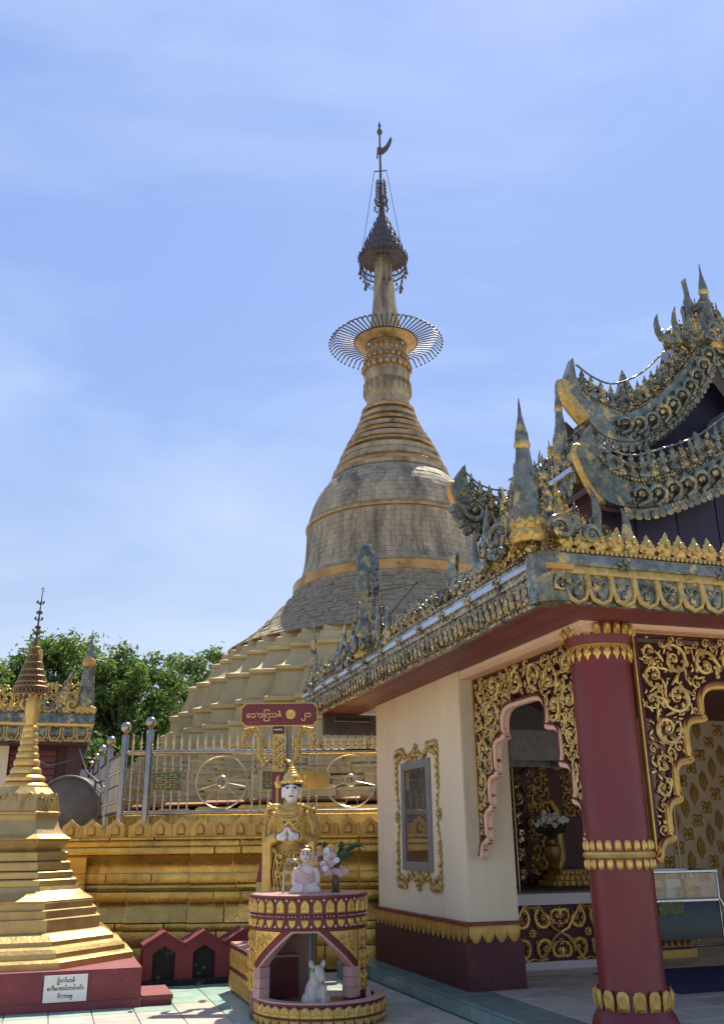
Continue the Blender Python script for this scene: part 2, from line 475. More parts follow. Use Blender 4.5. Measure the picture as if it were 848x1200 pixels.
def scroll_fill(inside, bbox, rmax, rmin, thick=.12, seed=1, tries=2500, fill=True, y=0., maxn=120, gap=1.0):
    """openwork of gilded spirals packed into a region: returns MB in the x,z plane, raised towards -y"""
    rng = random.Random(seed)
    mb = MB(); cs = []
    x0, x1, z0, z1 = bbox
    r = rmax
    t = 0
    while r > rmin and len(cs) < maxn:
        ok = False
        for _ in range(160):
            x = rng.uniform(x0, x1); z = rng.uniform(z0, z1)
            if not inside(x, z): continue
            if any((x - a) ** 2 + (z - b) ** 2 < ((r + c) * gap) ** 2 for a, b, c in cs): continue
            if all(inside(x + r * .96 * cos(k * pi / 6), z + r * .96 * sin(k * pi / 6)) for k in range(12)):
                cs.append((x, z, r)); ok = True
                break
        if not ok: r *= .88
    for i, (x, z, r) in enumerate(cs):
        spiral(mb, x, z, r * .92, rng.uniform(0, 2 * pi), rng.choice((-1, 1)), 1.1 + min(.6, r * 2.5), thick if r > .07 else thick * 1.25, y)
        # stems joining neighbours
        for (a, b, c) in cs[:i]:
            dd = sqrt((a - x) ** 2 + (b - z) ** 2)
            if dd < (c + r) * 1.18 and rng.random() < .8:
                ux, uz = (a - x) / dd, (b - z) / dd
                p0 = (x + ux * r * .7 - uz * r * .3, y, z + uz * r * .7 + ux * r * .3)
                p1 = (a - ux * c * .7 + uz * c * .3, y, b - uz * c * .7 - ux * c * .3)
                pm = ((p0[0] + p1[0]) / 2, y - .012, (p0[2] + p1[2]) / 2)
                mb.tube([p0, pm, p1], [.3 * thick * r + .004, .45 * thick * (r + c) + .003, .3 * thick * c + .004], 5, ref=(0, 1, 0))
    if fill:
        for _ in range(tries // 6):
            x = rng.uniform(x0, x1); z = rng.uniform(z0, z1)
            s = rng.uniform(rmin * .6, rmin * 1.1)
            if inside(x, z) and inside(x + s, z) and inside(x - s, z) and inside(x, z + s) and inside(x, z - s) and all((x - a) ** 2 + (z - b) ** 2 > (c * .86) ** 2 for a, b, c in cs):
                q = Matrix.Rotation(rng.uniform(0, 6.28), 3, 'Y')
                mb.blob((x, y - s * .2, z), (s * 1.15, s * .45, s * .5), 6, 4, q)
    return mb

def flame(h, w, t=.04, lobes=4, bend=.25, seed=0):
    """upright flame-like finial blade in the x,z plane with lobed edge, thickness t in y"""
    rng = random.Random(seed)
    L, Rr = [], []
    N = lobes * 3
    for i in range(N + 1):
        u = i / N
        c = bend * w * sin(u * pi * 1.3) + bend * w * u * .6
        hw = w * .5 * (1 - u) ** .8 * (1.0 + .30 * (1 if i % 3 == 1 else (-.35 if i % 3 == 0 else .2)) * (1 - u * .3))
        if u > .98: hw = 0.002
        L.append((c - hw, u * h)); Rr.append((c + hw, u * h + (.03 * h if i % 3 == 1 else 0)))
    out = Rr + L[::-1]
    mb = MB()
    n = len(out)
    mid = [((L[i][0] + Rr[i][0]) / 2, L[i][1]) for i in range(N + 1)]
    # two raised faces with a ridge
    k = len(mb.v)
    for (x, z) in L: mb.v.append((x, 0, z))
    for (x, z) in mid: mb.v.append((x, -t, z))
    for (x, z) in Rr: mb.v.append((x, 0, z))
    for (x, z) in mid: mb.v.append((x, t, z))
    m = N + 1
    for i in range(N):
        for a, b in ((0, 1), (1, 2), (2, 3), (3, 0)):
            mb.f.append((a * m + i, b * m + i, b * m + i + 1, a * m + i + 1))
    mb.f.append((0, m, 2 * m, 3 * m))
    return mb

def leaf_spire(h, n=6, w=1.):
    """pinnacle of small carved leaves, one over the other, facing all round"""
    mb = MB()
    for k in range(n):
        t = k / n
        s = h * .34 * (1 - .62 * t) * w
        z = h * t * .80
        for q in range(4):
            m_ = MB().relief(CREST, s * .22, sc=s, inner=.45, cen=(0, .42))
            m_.xf(Matrix.Translation((0, 0, z)) @ Matrix.Rotation(q * pi / 2 + (pi / 4 if k % 2 else 0), 4, 'Z') @ Matrix.Translation((0, -.05 * h * (1 - t) * w, 0)) @ Matrix.Rotation(radians(12), 4, 'X'))
            mb.merge(m_)
    mb.lathe([(.05 * h * w, 0), (.045 * h * w, h * .6), (.004, h)], 6)
    return mb

def lhook(h, w, t):
    """upswept horn bracket, tapering to a point"""
    P = [(0, 0, .08 * h), (w * .5, 0, 0), (w * .82, 0, .08 * h), (w * .98, 0, .28 * h), (w * 1.04, 0, .55 * h), (w * 1.0, 0, .80 * h), (w * .90, 0, 1.0 * h)]
    return MB().tube(P, [t * .8, t, t, t * .9, t * .72, t * .45, t * .08], 8, ref=(0, 1, 0), fl=.6)

# ================================================================== SETTING
g = MB()
g.add([(-400, -60, -.03), (400, -60, -.03), (400, 800, -.03), (-400, 800, -.03)], [(0, 1, 2, 3)])
ground = g.build('ground', GROUND)
ground['kind'] = 'structure'

RZ = radians(18.0)                 # the pavilion, its platform and the small shrines stand turned by this angle
def L2W(v, u, z=0.):
    return Vector((cos(RZ) * v - sin(RZ) * u, sin(RZ) * v + cos(RZ) * u, z))
OV, OU = 6., 9.
def X(v): return v - OV
def Y(u): return u - OU
ORG = L2W(OV, OU)

# tiles of the sunlit court, laid square to the pavilion
def tile_mesh(w, d, h, m, name='floor_tile'):
    return MB().box(-w / 2 + .005, w / 2 - .005, -d / 2 + .005, d / 2 - .005, -h, 0, .004).mesh(name, m)
court = put('courtyard', MB().box(X(-3.6), X(3.94), Y(5.6), Y(12.9), -.026, -.012).mesh('courtyard', JOINT), None, ORG, RZ)
court['kind'] = 'structure'
T = .42
tm = {k: tile_mesh(T, T, .012, m) for k, m in (('c', TILEC), ('g', TILEG), ('s', TILES))}
nu, nv = int(7.2 / T), int(7.5 / T)
for i in range(nv):
    for j in range(nu):
        v = 3.72 - i * T; u = 5.85 + j * T
        if v < -1.6 or (u < 8.2 and v < 2): continue
        k = 'c'
        if u > 11.45 or (10.75 < u < 11.3 and v < 1.6): k = 'g'
        if 1.95 < v < 2.7 or (1.5 < v < 2 and u > 10.9): k = 'g'
        if v > 2.75: k = 's' if (i + j) % 5 else 'g'
        put('floor_tile', tm[k], court, (X(v), Y(u), 0.0))

# raised platform of the pavilion
plat = put('platform', MB().box(X(3.95), X(12.9), Y(5.0), Y(13.6), -.02, .128).mesh('platform', TEAL), None, ORG, RZ)
plat['kind'] = 'structure'
T = .5
tp = {k: tile_mesh(T, T, .02, m) for k, m in (('s', TILES), ('t', TEAL))}
for i in range(17):
    for j in range(17):
        v = 4.2 + i * T; u = 5.25 + j * T
        if u > 13.5: continue
        k = 't' if (i == 0 or j in (0,) or abs(u - 8.25) < .1 and v > 6.5) else 's'
        put('floor_tile', tp[k], plat, (X(v), Y(u), .15))
# riser tiles along the step
rt_ = MB().box(-.012, .004, -.245, .245, -.06, .055).mesh('riser_tile', TEAL)
for j in range(17):
    if 5.25 + j * .5 < 13.5: put('riser_tile', rt_, plat, (X(3.944), Y(5.25 + j * .5), .07))

# ================================================================== PAVILION
pav = thing('pavilion', 'open temple pavilion with maroon column, gilt fretwork arches and grey mirror mosaic tiered roof', 'pavilion', ORG, RZ)

# ---- cream wall block with window
wl_ = MB()
wl_.box(X(4.26), X(4.81), Y(9.66), Y(12.58), .80, 3.465)
wl_.build('wall', CREAM, pav)
MB().box(X(4.27), X(4.83), Y(9.645), Y(9.66), .80, 3.33).build('pier_face', CREAM2, pav)
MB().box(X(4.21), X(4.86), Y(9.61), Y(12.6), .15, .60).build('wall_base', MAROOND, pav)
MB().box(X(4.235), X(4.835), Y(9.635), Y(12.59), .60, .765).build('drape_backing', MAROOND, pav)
MB().box(X(4.19), X(4.88), Y(9.59), Y(12.62), .765, .80, .008).build('base_cornice', MAROON, pav)
lap = MB().relief(mirror([(.405, 0), (.405, -.45), (.34, -.64), (.21, -.82), (.08, -1.02), (0, -1.28)]), .028, sc=.18, inner=.35, cen=(0, -.45)).mesh('drape_tongue', GOLD)
for k in range(20):
    put('drape_tongue', lap, pav, (X(4.235), Y(9.71 + k * .147), .765), -pi / 2)
for k in range(4):
    put('drape_tongue', lap, pav, (X(4.315 + k * .147), Y(9.635), .765), 0)
# ---- window
wf = MB()
u0_, u1_, z0_, z1_ = 10.58, 11.54, 1.27, 2.55
b_ = .10
fx = lambda a, b, d: (X(4.26) - d, Y(a), b)
for (a0, a1, c0, c1) in ((u0_, u1_, z0_, z0_ + b_), (u0_, u1_, z1_ - b_, z1_), (u0_, u0_ + b_, z0_ + b_, z1_ - b_), (u1_ - b_, u1_, z0_ + b_, z1_ - b_)):
    wf.box(X(4.225), X(4.262), Y(a0), Y(a1), c0, c1, .006)
win = wf.build('window', BRWN, pav)
MB().box(X(4.247), X(4.258), Y(u0_ + b_), Y(u1_ - b_), z0_ + b_, z1_ - b_).build('pane', GLASSD, win)
# ---- carved gilt surround of the window (garlands, rosettes, corner pieces)
orn = MB()
uc, zc = (u0_ + u1_) / 2, (z0_ + z1_) / 2
def rosette(mb, x, z, r, n=8, y=0.):
    mb.blob((x, y - r * .25, z), (r * .35, r * .3, r * .35), 6, 4)
    for k in range(n):
        a = 2 * pi * k / n
        mb.blob((x + .62 * r * cos(a), y - r * .12, z + .62 * r * sin(a)), (r * .36, r * .16, r * .2), 6, 4, Matrix.Rotation(-a, 3, 'Y'))
def garland(mb, p0, p1, r, n, sag=0.):
    r *= 1.2
    for k in range(n):
        t = (k + .5) / n
        x = p0[0] + (p1[0] - p0[0]) * t; z = p0[1] + (p1[1] - p0[1]) * t - sag * sin(pi * t)
        s = r * (.75 + .4 * sin(k * 2.4))
        a = atan2(p1[1] - p0[1], p1[0] - p0[0]) + (.7 if k % 2 else -.7)
        mb.blob((x, -s * .3, z), (s, s * .45, s * .5), 6, 4, Matrix.Rotation(-a, 3, 'Y'))
        mb.blob((x, -s * .5, z), s * .42, 5, 4)
hw, hh = .70, .80
for sx in (-1, 1):
    garland(orn, (sx * hw, .28), (sx * hw, hh), .042, 13)
    garland(orn, (sx * hw, -.28), (sx * hw, -hh), .042, 13)
    garland(orn, (sx * (hw - .06), .08), (sx * hw, .28), .03, 6)
    garland(orn, (sx * (hw - .06), -.08), (sx * hw, -.28), .03, 6)
    rosette(orn, sx * hw, 0, .085)
    for sz in (-1, 1):
        garland(orn, (sx * hw, sz * hh), (sx * (hw - .26), sz * hh), .055, 7)
        garland(orn, (sx * (hw - .02), sz * (hh - .12)), (sx * (hw - .2), sz * (hh - .06)), .045, 5)
        garland(orn, (sx * (hw - .3), sz * (hh - .03)), (sx * .14, sz * (hh - .08)), .05, 7, .07 * sz)
for sz in (-1, 1):
    rosette(orn, 0, sz * (hh - .03), .10, 7)
    garland(orn, (-.12, sz * (hh - .04)), (.12, sz * (hh - .04)), .05, 6, .05 * sz)
    orn.blob((0, -.02, sz * (hh - .14) ), (.035, .02, .07), 6, 4)
orn.build('window_surround', GOLDC, pav, (X(4.257), Y(uc - .02), zc - .01), -pi / 2)

# ---- beams, ceiling, back wall and side walls
MB().box(X(4.30), X(4.84), Y(7.0), Y(9.66), 3.335, 3.462).build('beam', PEACH, pav)
MB().box(X(4.84), X(12.4), Y(7.0), Y(7.5), 3.385, 3.462).build('beam', PEACH, pav)
MB().box(X(4.285), X(4.30), Y(6.985), Y(9.66), 3.39, 3.463).build('beam_fillet', CREAM, pav)
MB().box(X(4.30), X(12.4), Y(6.985), Y(7.0), 3.42, 3.463).build('beam_fillet', CREAM, pav)
MB().box(X(4.84), X(12.4), Y(7.5), Y(13.35), 3.46, 3.52).build('ceiling', SOFFIT, pav)
MB().box(X(4.81), X(12.4), Y(13.2), Y(13.35), .15, 3.46).build('back_wall', CREAM2, pav)
MB().box(X(12.25), X(12.4), Y(8.2), Y(13.2), .15, 3.46).build('side_wall', CREAM2, pav)
MB().box(X(3.75), X(4.28), Y(12.9), Y(13.0), 3.25, 3.3).build('rear_rail', BLACK, pav)
MB().box(X(3.75), X(4.6), Y(13.5), Y(13.6), 3.12, 3.42).build('rear_screen', TANK, pav)
# gilt wallpaper-like carved ornaments of the back wall
fl_ = MB()
for k in range(4):
    a = pi / 4 + k * pi / 2
    fl_.blob((.062 * cos(a), -.01, .062 * sin(a)), (.062, .018, .046), 7, 4, Matrix.Rotation(-a, 3, 'Y'))
fl_.blob((0, -.02, 0), .035, 6, 4)
flm = fl_.mesh('wall_flower', GOLDC)
lf_ = MB()
for sx in (-1, 0, 1):
    lf_.tube([(0, 0, -.18), (sx * .05, -.012, -.05), (sx * .05, -.012, .05), (0, 0, .18)], [.005, .024, .024, .005], 6, ref=(0, 1, 0))
lfm = lf_.mesh('wall_leaf', GOLDC)
for i in range(32):
    v = 4.98 + i * .205
    for j in range(7):
        z = 1.05 + j * .41 + (.2 if i % 2 else 0)
        if z > 3.35: continue
        put('wall_flower' if j % 2 == (i // 2) % 2 else 'wall_leaf', flm if j % 2 == (i // 2) % 2 else lfm, pav, (X(v), Y(13.195), z))

# ---- low sanctum wall with gilt scroll panel
MB().box(X(4.82), X(7.1), Y(10.9), Y(11.1), .15, .86).build('low_wall', MAROOND, pav)
MB().box(X(4.80), X(7.15), Y(10.84), Y(11.3), .86, .985, .01).build('low_wall_ledge', LEDGE, pav)
MB().box(X(4.80), X(7.12), Y(10.86), Y(10.9), .15, .235, .006).build('low_wall_plinth', LEDGE, pav)
sp = MB()
for cx_ in (5.62, 6.38):
    for sx in (-1, 1):
        for sz in (-1, 1):
            spiral(sp, X(cx_) + sx * .155, .545 + sz * .155, .118, pi / 2 * sz + .2 * sx, sx * sz, 1.3, .15, 0, n=6)
            spiral(sp, X(cx_) + sx * .335, .545 + sz * .20, .085, -pi / 2 * sz, -sx * sz, 1.2, .16, 0, n=6)
            sp.tube([(X(cx_), 0, .545 + sz * .28), (X(cx_) + sx * .1, -.02, .545 + sz * .3), (X(cx_) + sx * .28, -.02, .545 + sz * .05), (X(cx_) + sx * .38, 0, .545)], [.012, .02, .02, .012], 5, ref=(0, 1, 0))
    rosette(sp, X(cx_), .545, .06)
for cx_ in (5.24, 6.0, 6.76):
    for sz in (-1, 1):
        rosette(sp, X(cx_), .545 + sz * .1, .05, 6)
        sp.blob((X(cx_), -.02, .545 + sz * .22), (.03, .02, .07), 6, 4)
sp.build('scroll_panel', GOLDB, pav, (0, Y(10.885), 0))

# ---- columns
def column(v, u):
    z = 0.15
    m = MB()
    m.lathe([(.335, z), (.345, z + .05), (.33, z + .10), (.305, z + .14), (.285, z + .17), (.272, z + .30), (.265, z + .38), (.266, 1.36), (.272, 1.40), (.272, 1.56), (.268, 1.60), (.266, 3.05), (.268, 3.22), (.290, 3.27), (.305, 3.31), (.305, 3.46)], 40)
    c = m.build('column', MAROON, pav, (X(v), Y(u), 0))
    MB().lathe([(.266, 1.445), (.292, 1.455), (.304, 1.478), (.292, 1.50), (.266, 1.51)], 40).build('gold_ring', GOLDB, c)
    pm = MB().relief(PETAL, .026, sc=.085, inner=.55, cen=(0, .45)).mesh('petal', GOLDB)
    pm2 = MB().relief(DROP, .022, sc=.125, inner=.5, cen=(0, -.4)).mesh('drop_leaf', GOLDB)
    pm3 = MB().relief(mirror([(.28, 0), (.34, .4), (.32, .75), (.20, .95), (0, 1.0)]), .03, sc=.15, inner=.6, cen=(0, .5)).mesh('base_petal', GOLD)
    def ring(name, me, n, r, z, tilt=0., flip=False):
        for k in range(n):
            a = 2 * pi * k / n
            o = put(name, me, c, (r * sin(a), -r * cos(a), z), rot=(tilt, pi if flip else 0, a))
    ring('petal', pm, 22, .270, 1.512)
    ring('petal', pm, 22, .270, 1.443, 0, True)
    ring('base_petal', pm3, 15, .285, .325, radians(4))
    ring('drop_leaf', pm2, 20, .269, 3.225)
    ring('petal', MB().relief(PETAL, .03, sc=.105, inner=.6, cen=(0, .45)).mesh('petal', GOLD), 22, .306, 3.318, radians(6))
    MB().lathe([(.266, 3.215), (.284, 3.222), (.284, 3.238), (.27, 3.25)], 36).build('capital_fillet', GOLD, c)
column(4.61, 7.25)
column(8.05, 7.25)
column(11.5, 7.25)

# ---- cusped fretwork arches
def half_profile(f):
    st = [(.03, 1.46, 1.56), (.14, 1.62, 1.88), (.25, 1.95, 2.21), (.40, 2.28, 2.57), (.58, 2.64, 2.82)]
    P = [(.0, 1.42)]
    for i, (x, a, b) in enumerate(st):
        nx = st[i + 1][0] if i + 1 < len(st) else None
        P += [(x, a), (x, b - .06)]
        if nx:
            P += [(x + .02, b - .015), (x + .06, b + .02), (nx + .025, b + .035), (nx + .012, b + .06)]
        else:
            P += [(x + .015, b), (x + .06, b + .055), (x + .12, b + .08), (x + .2, b + .09)]
    return [(x * f, z) for x, z in P]

def smooth_line(P, it=2):
    for _ in range(it):
        Q = [P[0]]
        for a, b in zip(P[:-1], P[1:]):
            Q += [(a[0] * .75 + b[0] * .25, a[1] * .75 + b[1] * .25), (a[0] * .25 + b[0] * .75, a[1] * .25 + b[1] * .75)]
        P = Q + [P[-1]]
    return P

def arch(span, ztop, loc, rz, f, seed, trimmat):
    h = smooth_line(half_profile(f))
    prof = h + [(span - x, z) for x, z in reversed(h)]
    poly = prof + [(span, ztop), (0, ztop)]
    fn = lambda x, z, d: (x, d, z)
    # frame that follows the cusps; the field inside it is pierced
    inn = []
    for i_, (x, z) in enumerate(prof):
        a_, b_ = Vector(prof[max(0, i_ - 1)]), Vector(prof[min(len(prof) - 1, i_ + 1)])
        d_ = (b_ - a_).normalized()
        inn.append((x - d_.y * .055, z + d_.x * .055))
    fr = MB()
    rs = [[(a[0], .0, a[1]), (b[0], .0, b[1]), (b[0], .05, b[1]), (a[0], .05, a[1])] for a, b in zip(prof, inn)]
    fr.rings(rs)
    fr.box(0, .05, .0, .05, 1.5, ztop).box(span - .05, span, .0, .05, 1.5, ztop).box(.05, span - .05, .0, .05, ztop - .045, ztop)
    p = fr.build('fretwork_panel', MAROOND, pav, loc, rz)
    def limit(x):
        for i in range(len(prof) - 1):
            a, b = prof[i], prof[i + 1]
            if min(a[0], b[0]) <= x <= max(a[0], b[0]) and abs(a[0] - b[0]) > 1e-6:
                yield a[1] + (b[1] - a[1]) * (x - a[0]) / (b[0] - a[0])
    def inside(x, z):
        if not (.03 < x < span - .03 and z < ztop - .02): return False
        zs = list(limit(x))
        return bool(zs) and z > max(zs) + .045
    sc = scroll_fill(inside, (0, span, 1.5, ztop), .15, .026, .108, seed, y=-.012, maxn=170, gap=.93, tries=9000)
    sc.build('gilt_scroll', GOLDS, p)
    sc2 = scroll_fill(inside, (0, span, 1.5, ztop), .15, .026, .118, seed, y=.025, maxn=170, gap=.93, tries=9000)
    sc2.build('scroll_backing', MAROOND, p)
    # moulded gilt trim and peach lining that follow the cusps
    pts = [(x, -.012, z) for x, z in prof]
    MB().tube(pts, .034 if trimmat is GOLD else .025, 8, ref=(0, 1, 0)).build('arch_trim', trimmat, p)
    n = len(prof)
    lin = MB()
    k = len(lin.v)
    for x, z in prof: lin.v += [(x, -.03, z - .012), (x, .07, z - .012), (x, .07, z + .012), (x, -.03, z + .012)]
    for i in range(n - 1):
        for j in range(4):
            a = k + i * 4 + j; b = k + i * 4 + (j + 1) % 4
            lin.f.append((a, b, b + 4, a + 4))
    lin.build('arch_lining', PEACH, p)
    MB().tube([(x, -.035, z + .034) for x, z in prof], .010, 5, ref=(0, 1, 0)).build('trim_line', MAROON, p)
    # slim border strips at column side and top
    bo = MB().box(-.008, .010, -.014, .03, 1.5, ztop)
    bo.box(span - .010, span + .008, -.014, .03, 1.5, ztop).box(.010, span - .010, -.012, .03, ztop - .016, ztop)
    bo.build('panel_border', GOLD, p)
arch(2.36, 3.33, (X(4.40), Y(9.56), 0), -pi / 2, 1.2, 5, PEACH)
arch(2.92, 3.38, (X(4.86), Y(7.08), 0), 0, 1.08, 9, GOLD)
arch(2.92, 3.38, (X(8.31), Y(7.08), 0), 0, 1.08, 12, GOLD)

# ---- eaves: soffit boards, fascia, hanging pendants, gutter bar and cresting
EV, EU = 3.52, 6.22                      # outer faces of the side and front eaves
U_END, V_END = 13.75, 12.4
for k in range(6):                       # side soffit: long boards
    a = EV + .03 + k * .128
    MB().box(X(a), X(a + .124), Y(6.35 + .0 * k), Y(U_END - .05), 3.425 + (k % 2) * .002, 3.46).build('soffit_board', SOFFIT, pav)
for k in range(6):
    a = EU + .03 + k * .128
    MB().box(X(4.30), X(V_END), Y(a), Y(a + .124), 3.424 + (k % 2) * .002, 3.459).build('soffit_board', SOFFIT, pav)
def eave(along, a0, a1):
    """along 'u': side eave facing -v; along 'v': front eave facing -u"""
    rz = -pi / 2 if along == 'u' else 0
    def P(s, out, z):    # position at length s, 'out' metres outside the fascia face
        return (X(EV - out), Y(s), z) if along == 'u' else (X(s), Y(EU - out), z)
    ln = a1 - a0
    mid = (a0 + a1) / 2
    def strip(name, m, o0, o1, z0, z1, ch=.006):
        b = MB()
        if along == 'u': b.box(X(EV - o1), X(EV - o0), Y(a0), Y(a1), z0, z1, ch)
        else: b.box(X(a0), X(a1), Y(EU - o1), Y(EU - o0), z0, z1, ch)
        return b.build(name, m, pav)
    strip('fascia_board', MOSAIC if along == 'v' else SILVER, -.06, -.005, 3.36, 3.60)
    strip('gold_moulding', GOLDC if along == 'v' else SILVER, -.05, .035, 3.60, 3.665)
    strip('gutter_bar', MOSAIC if along == 'v' else GUTTER, -.05, .055, 3.665, 3.76 if along == 'v' else 3.72, .012)
    if along == 'u': strip('gutter_cap', SILVER, -.06, .02, 3.72, 3.77)
    strip('crest_base', GOLDC if along == 'v' else SILVER, -.10, -.02, 3.77, 3.83)
    # pendants
    sp_ = .215 if along == 'v' else .118
    dm, gm = (MOSAIC, MOSAICG)
    w, h = sp_ * .46, .235
    if along == 'v':
        u_ = MB().tube([(-w, 0, 0), (-w, -.012, -h * .55), (-w * .72, -.015, -h * .85), (0, -.018, -h), (w * .72, -.015, -h * .85), (w, -.012, -h * .55), (w, 0, 0)], .020, 6, ref=(0, 1, 0)).mesh('pendant_rim', GOLDC)
        d_ = MB().prism([(-w, 0), (-w, -h * .55), (-w * .7, -h * .85), (0, -h), (w * .7, -h * .85), (w, -h * .55), (w, 0)], lambda x, z, d: (x, d, z), -.004, .02)
        spiral(d_, -w * .35, -h * .32, w * .34, 0, 1, 1.1, .2, -.008, leaf=False)
        spiral(d_, w * .35, -h * .32, w * .34, pi, -1, 1.1, .2, -.008, leaf=False)
        d_.blob((0, -.015, -h * .62), (w * .3, .02, h * .16), 6, 4)
        d_ = d_.mesh('pendant', MOSAIC)
    else:
        d_ = MB().relief(mirror([(.20, -1.0), (.42, -.72), (.34, -.5), (.46, -.3), (.46, 0)]), .03, sc=.20, inner=.5, cen=(0, -.45))
        d_.blob((0, -.04, -.11), (.018, .02, .05), 6, 4)
        d_ = d_.mesh('pendant', SILVER)
        u_ = MB().blob((0, -.035, -.165), (.024, .02, .04), 6, 4).blob((-.028, -.03, -.06), (.014, .015, .03), 5, 4).blob((.028, -.03, -.06), (.014, .015, .03), 5, 4).mesh('pendant_rim', MOSAICG)
    n = int(ln / sp_)
    for k in range(n):
        s = a0 + (k + .5) * ln / n
        o = put('pendant', d_, pav, P(s, .004, 3.60), rz)
        if k < 60: put('pendant_rim', u_, o)
    # bosses on the gutter bar
    bm_ = MB()
    for q in range(5):
        aa = 2 * pi * q / 5 + .3
        bm_.blob((.045 * cos(aa), 0, .03 * sin(aa)), (.035, .018, .022), 6, 4, Matrix.Rotation(-aa, 3, 'Y'))
    bm_ = bm_.mesh('gutter_boss', MOSAIC if along == 'v' else SILVER)
    s = a0 + .55
    while s < a1 - .2:
        put('gutter_boss', bm_, pav, P(s, .06, 3.69), rz)
        s += .62 if along == 'u' else .95
    # beads and cresting
    be = MB()
    nb = int(ln / .045)
    for k in range(nb):
        p = P(a0 + (k + .5) * ln / nb, .0, 3.80)
        be.blob(p, .022, 5, 4)
    be.build('bead_course', GOLDC if along == 'v' else SILVER, pav)['kind'] = 'stuff'
    cm = MB().relief(CREST, .035, sc=.185, inner=.5, cen=(0, .42))
    cm.blob((0, -.04, .10), (.02, .02, .035), 6, 4)
    spiral(cm, -.045, .045, .035, pi, -1, 1., .2, -.02, leaf=False)
    spiral(cm, .045, .045, .035, 0, 1, 1., .2, -.02, leaf=False)
    cm2 = cm.mesh('crest_leaf', SILVER)
    cm = cm.mesh('crest_leaf', GOLDC if along == 'v' else MOSAICG)
    n = int(ln / .155)
    cr_rng = random.Random(len(along) + int(a1))
    for k in range(n):
        s = a0 + (k + .5) * ln / n
        if cr_rng.random() < .03: continue
        put('crest_leaf', cm, pav, P(s, -.04, 3.825), rot=(cr_rng.uniform(-.12, .12), cr_rng.uniform(-.10, .10), rz + cr_rng.uniform(-.2, .2)), sc=(cr_rng.uniform(.92, 1.1), 1, cr_rng.uniform(.88, 1.18)))
    if along == 'u':
        for k in range(n):
            s = a0 + k * ln / n
            put('crest_leaf', cm2, pav, P(s, -.12, 3.88), rot=(cr_rng.uniform(-.15, .15), cr_rng.uniform(-.15, .15), rz + cr_rng.uniform(-.3, .3)), sc=(1, 1, cr_rng.uniform(.95, 1.4)))
eave('u', EU + .17, U_END)
eave('v', EV + .17, V_END)
# corner block where the eaves meet
cb = MB().prism([(X(EV - .05), Y(EU + .18)), (X(EV - .05), Y(EU + .05)), (X(EV + .05), Y(EU - .05)), (X(EV + .18), Y(EU - .05)), (X(EV + .2), Y(EU + .2))], lambda x, y, d: (x, y, d), 3.365, 3.76)
cb.build('eave_corner', MOSAIC, pav)
cq = MB()
spiral(cq, -.0, 0, .075, 0, 1, 1.2, .16, 0)
cq.build('corner_scroll', MOSAICG, pav, (X(EV + .12), Y(EU - .055), 3.49))
MB().box(X(EV + .0), X(EV + .24), Y(EU - .075), Y(EU - .05), 3.615, 3.66).build('corner_fillet', COPPER, pav)

# ---- low skirt roof behind the cresting
sk = MB().add([(X(EV + .08), Y(EU + .08), 3.77), (X(V_END), Y(EU + .08), 3.77), (X(V_END), Y(7.7), 4.25), (X(5.0), Y(7.7), 4.25), (X(EV + .08), Y(U_END), 3.77), (X(5.0), Y(U_END - .3), 4.25)],
              [(0, 1, 2, 3), (0, 3, 5, 4)])
sk.build('skirt_roof', ROOFG, pav)
MB().add([(X(5.0), Y(7.7), 4.2), (X(5.0), Y(13.3), 4.2), (X(5.0), Y(13.3), 5.0), (X(5.0), Y(7.7), 5.0)], [(0, 1, 2, 3)]).build('clerestory_wall', WOODD, pav)

# ---- gable fronts
def cr(pts, n=6):
    pts = [Vector((*p, 0)) for p in pts]
    out = []
    P = [pts[0] * 2 - pts[1]] + pts + [pts[-1] * 2 - pts[-2]]
    for i in range(1, len(P) - 2):
        a, b, c, d = P[i - 1:i + 3]
        for k in range(n):
            t = k / n
            q = .5 * ((2 * b) + (c - a) * t + (2 * a - 5 * b + 4 * c - d) * t * t + (3 * b - a - 3 * c + d) * t ** 3)
            out.append((q.x, q.y))
    out.append((pts[-1].x, pts[-1].y))
    return out
def resample(pl, step):
    out = []; acc = 0.; nxt = step * .5
    for i in range(len(pl) - 1):
        a, b = Vector(pl[i]), Vector(pl[i + 1])
        l = (b - a).length
        while nxt <= acc + l and l > 1e-9:
            t = (nxt - acc) / l
            d = (b - a) / l
            out.append((a.x + (b.x - a.x) * t, a.y + (b.y - a.y) * t, atan2(d.y, d.x)))
            nxt += step
        acc += l
    return out

def figurine_mesh(m):
    b = MB()
    b.lathe([(.045, 0), (.055, .02), (.04, .05), (.05, .07), (.042, .11), (.026, .16), (.040, .20), (.036, .225), (.016, .235), (.017, .245), (.024, .265), (.022, .285), (.014, .30), (.010, .32), (.004, .36)], 8, sy=.8)
    for s in (-1, 1):
        b.tube([(s * .036, 0, .215), (s * .062, -.01, .17), (s * .04, -.03, .14), (s * .01, -.04, .17)], [.014, .013, .011, .008], 5)
        b.tube([(s * .03, 0, .06), (s * .065, 0, .09), (s * .075, 0, .14), (s * .06, 0, .17)], [.014, .014, .010, .004], 5)
    return b.mesh('figurine', m)
FIG = figurine_mesh(MOSAIC)
FIGG = figurine_mesh(MOSAICG)
curl = MB()
curl.tube([(-.02, 0, -.075), (.05, -.015, -.05), (.075, -.02, .0), (.05, -.02, .05), (0, -.02, .06), (-.045, -.02, .03), (-.04, -.02, -.01)], [.018, .026, .028, .026, .022, .016, .010], 7, ref=(0, 1, 0))
CURL = curl.mesh('board_curl', MOSAIC)
CURLB = MB().blob((0, -.03, .005), .030, 7, 5).mesh('curl_boss', MOSAICG)
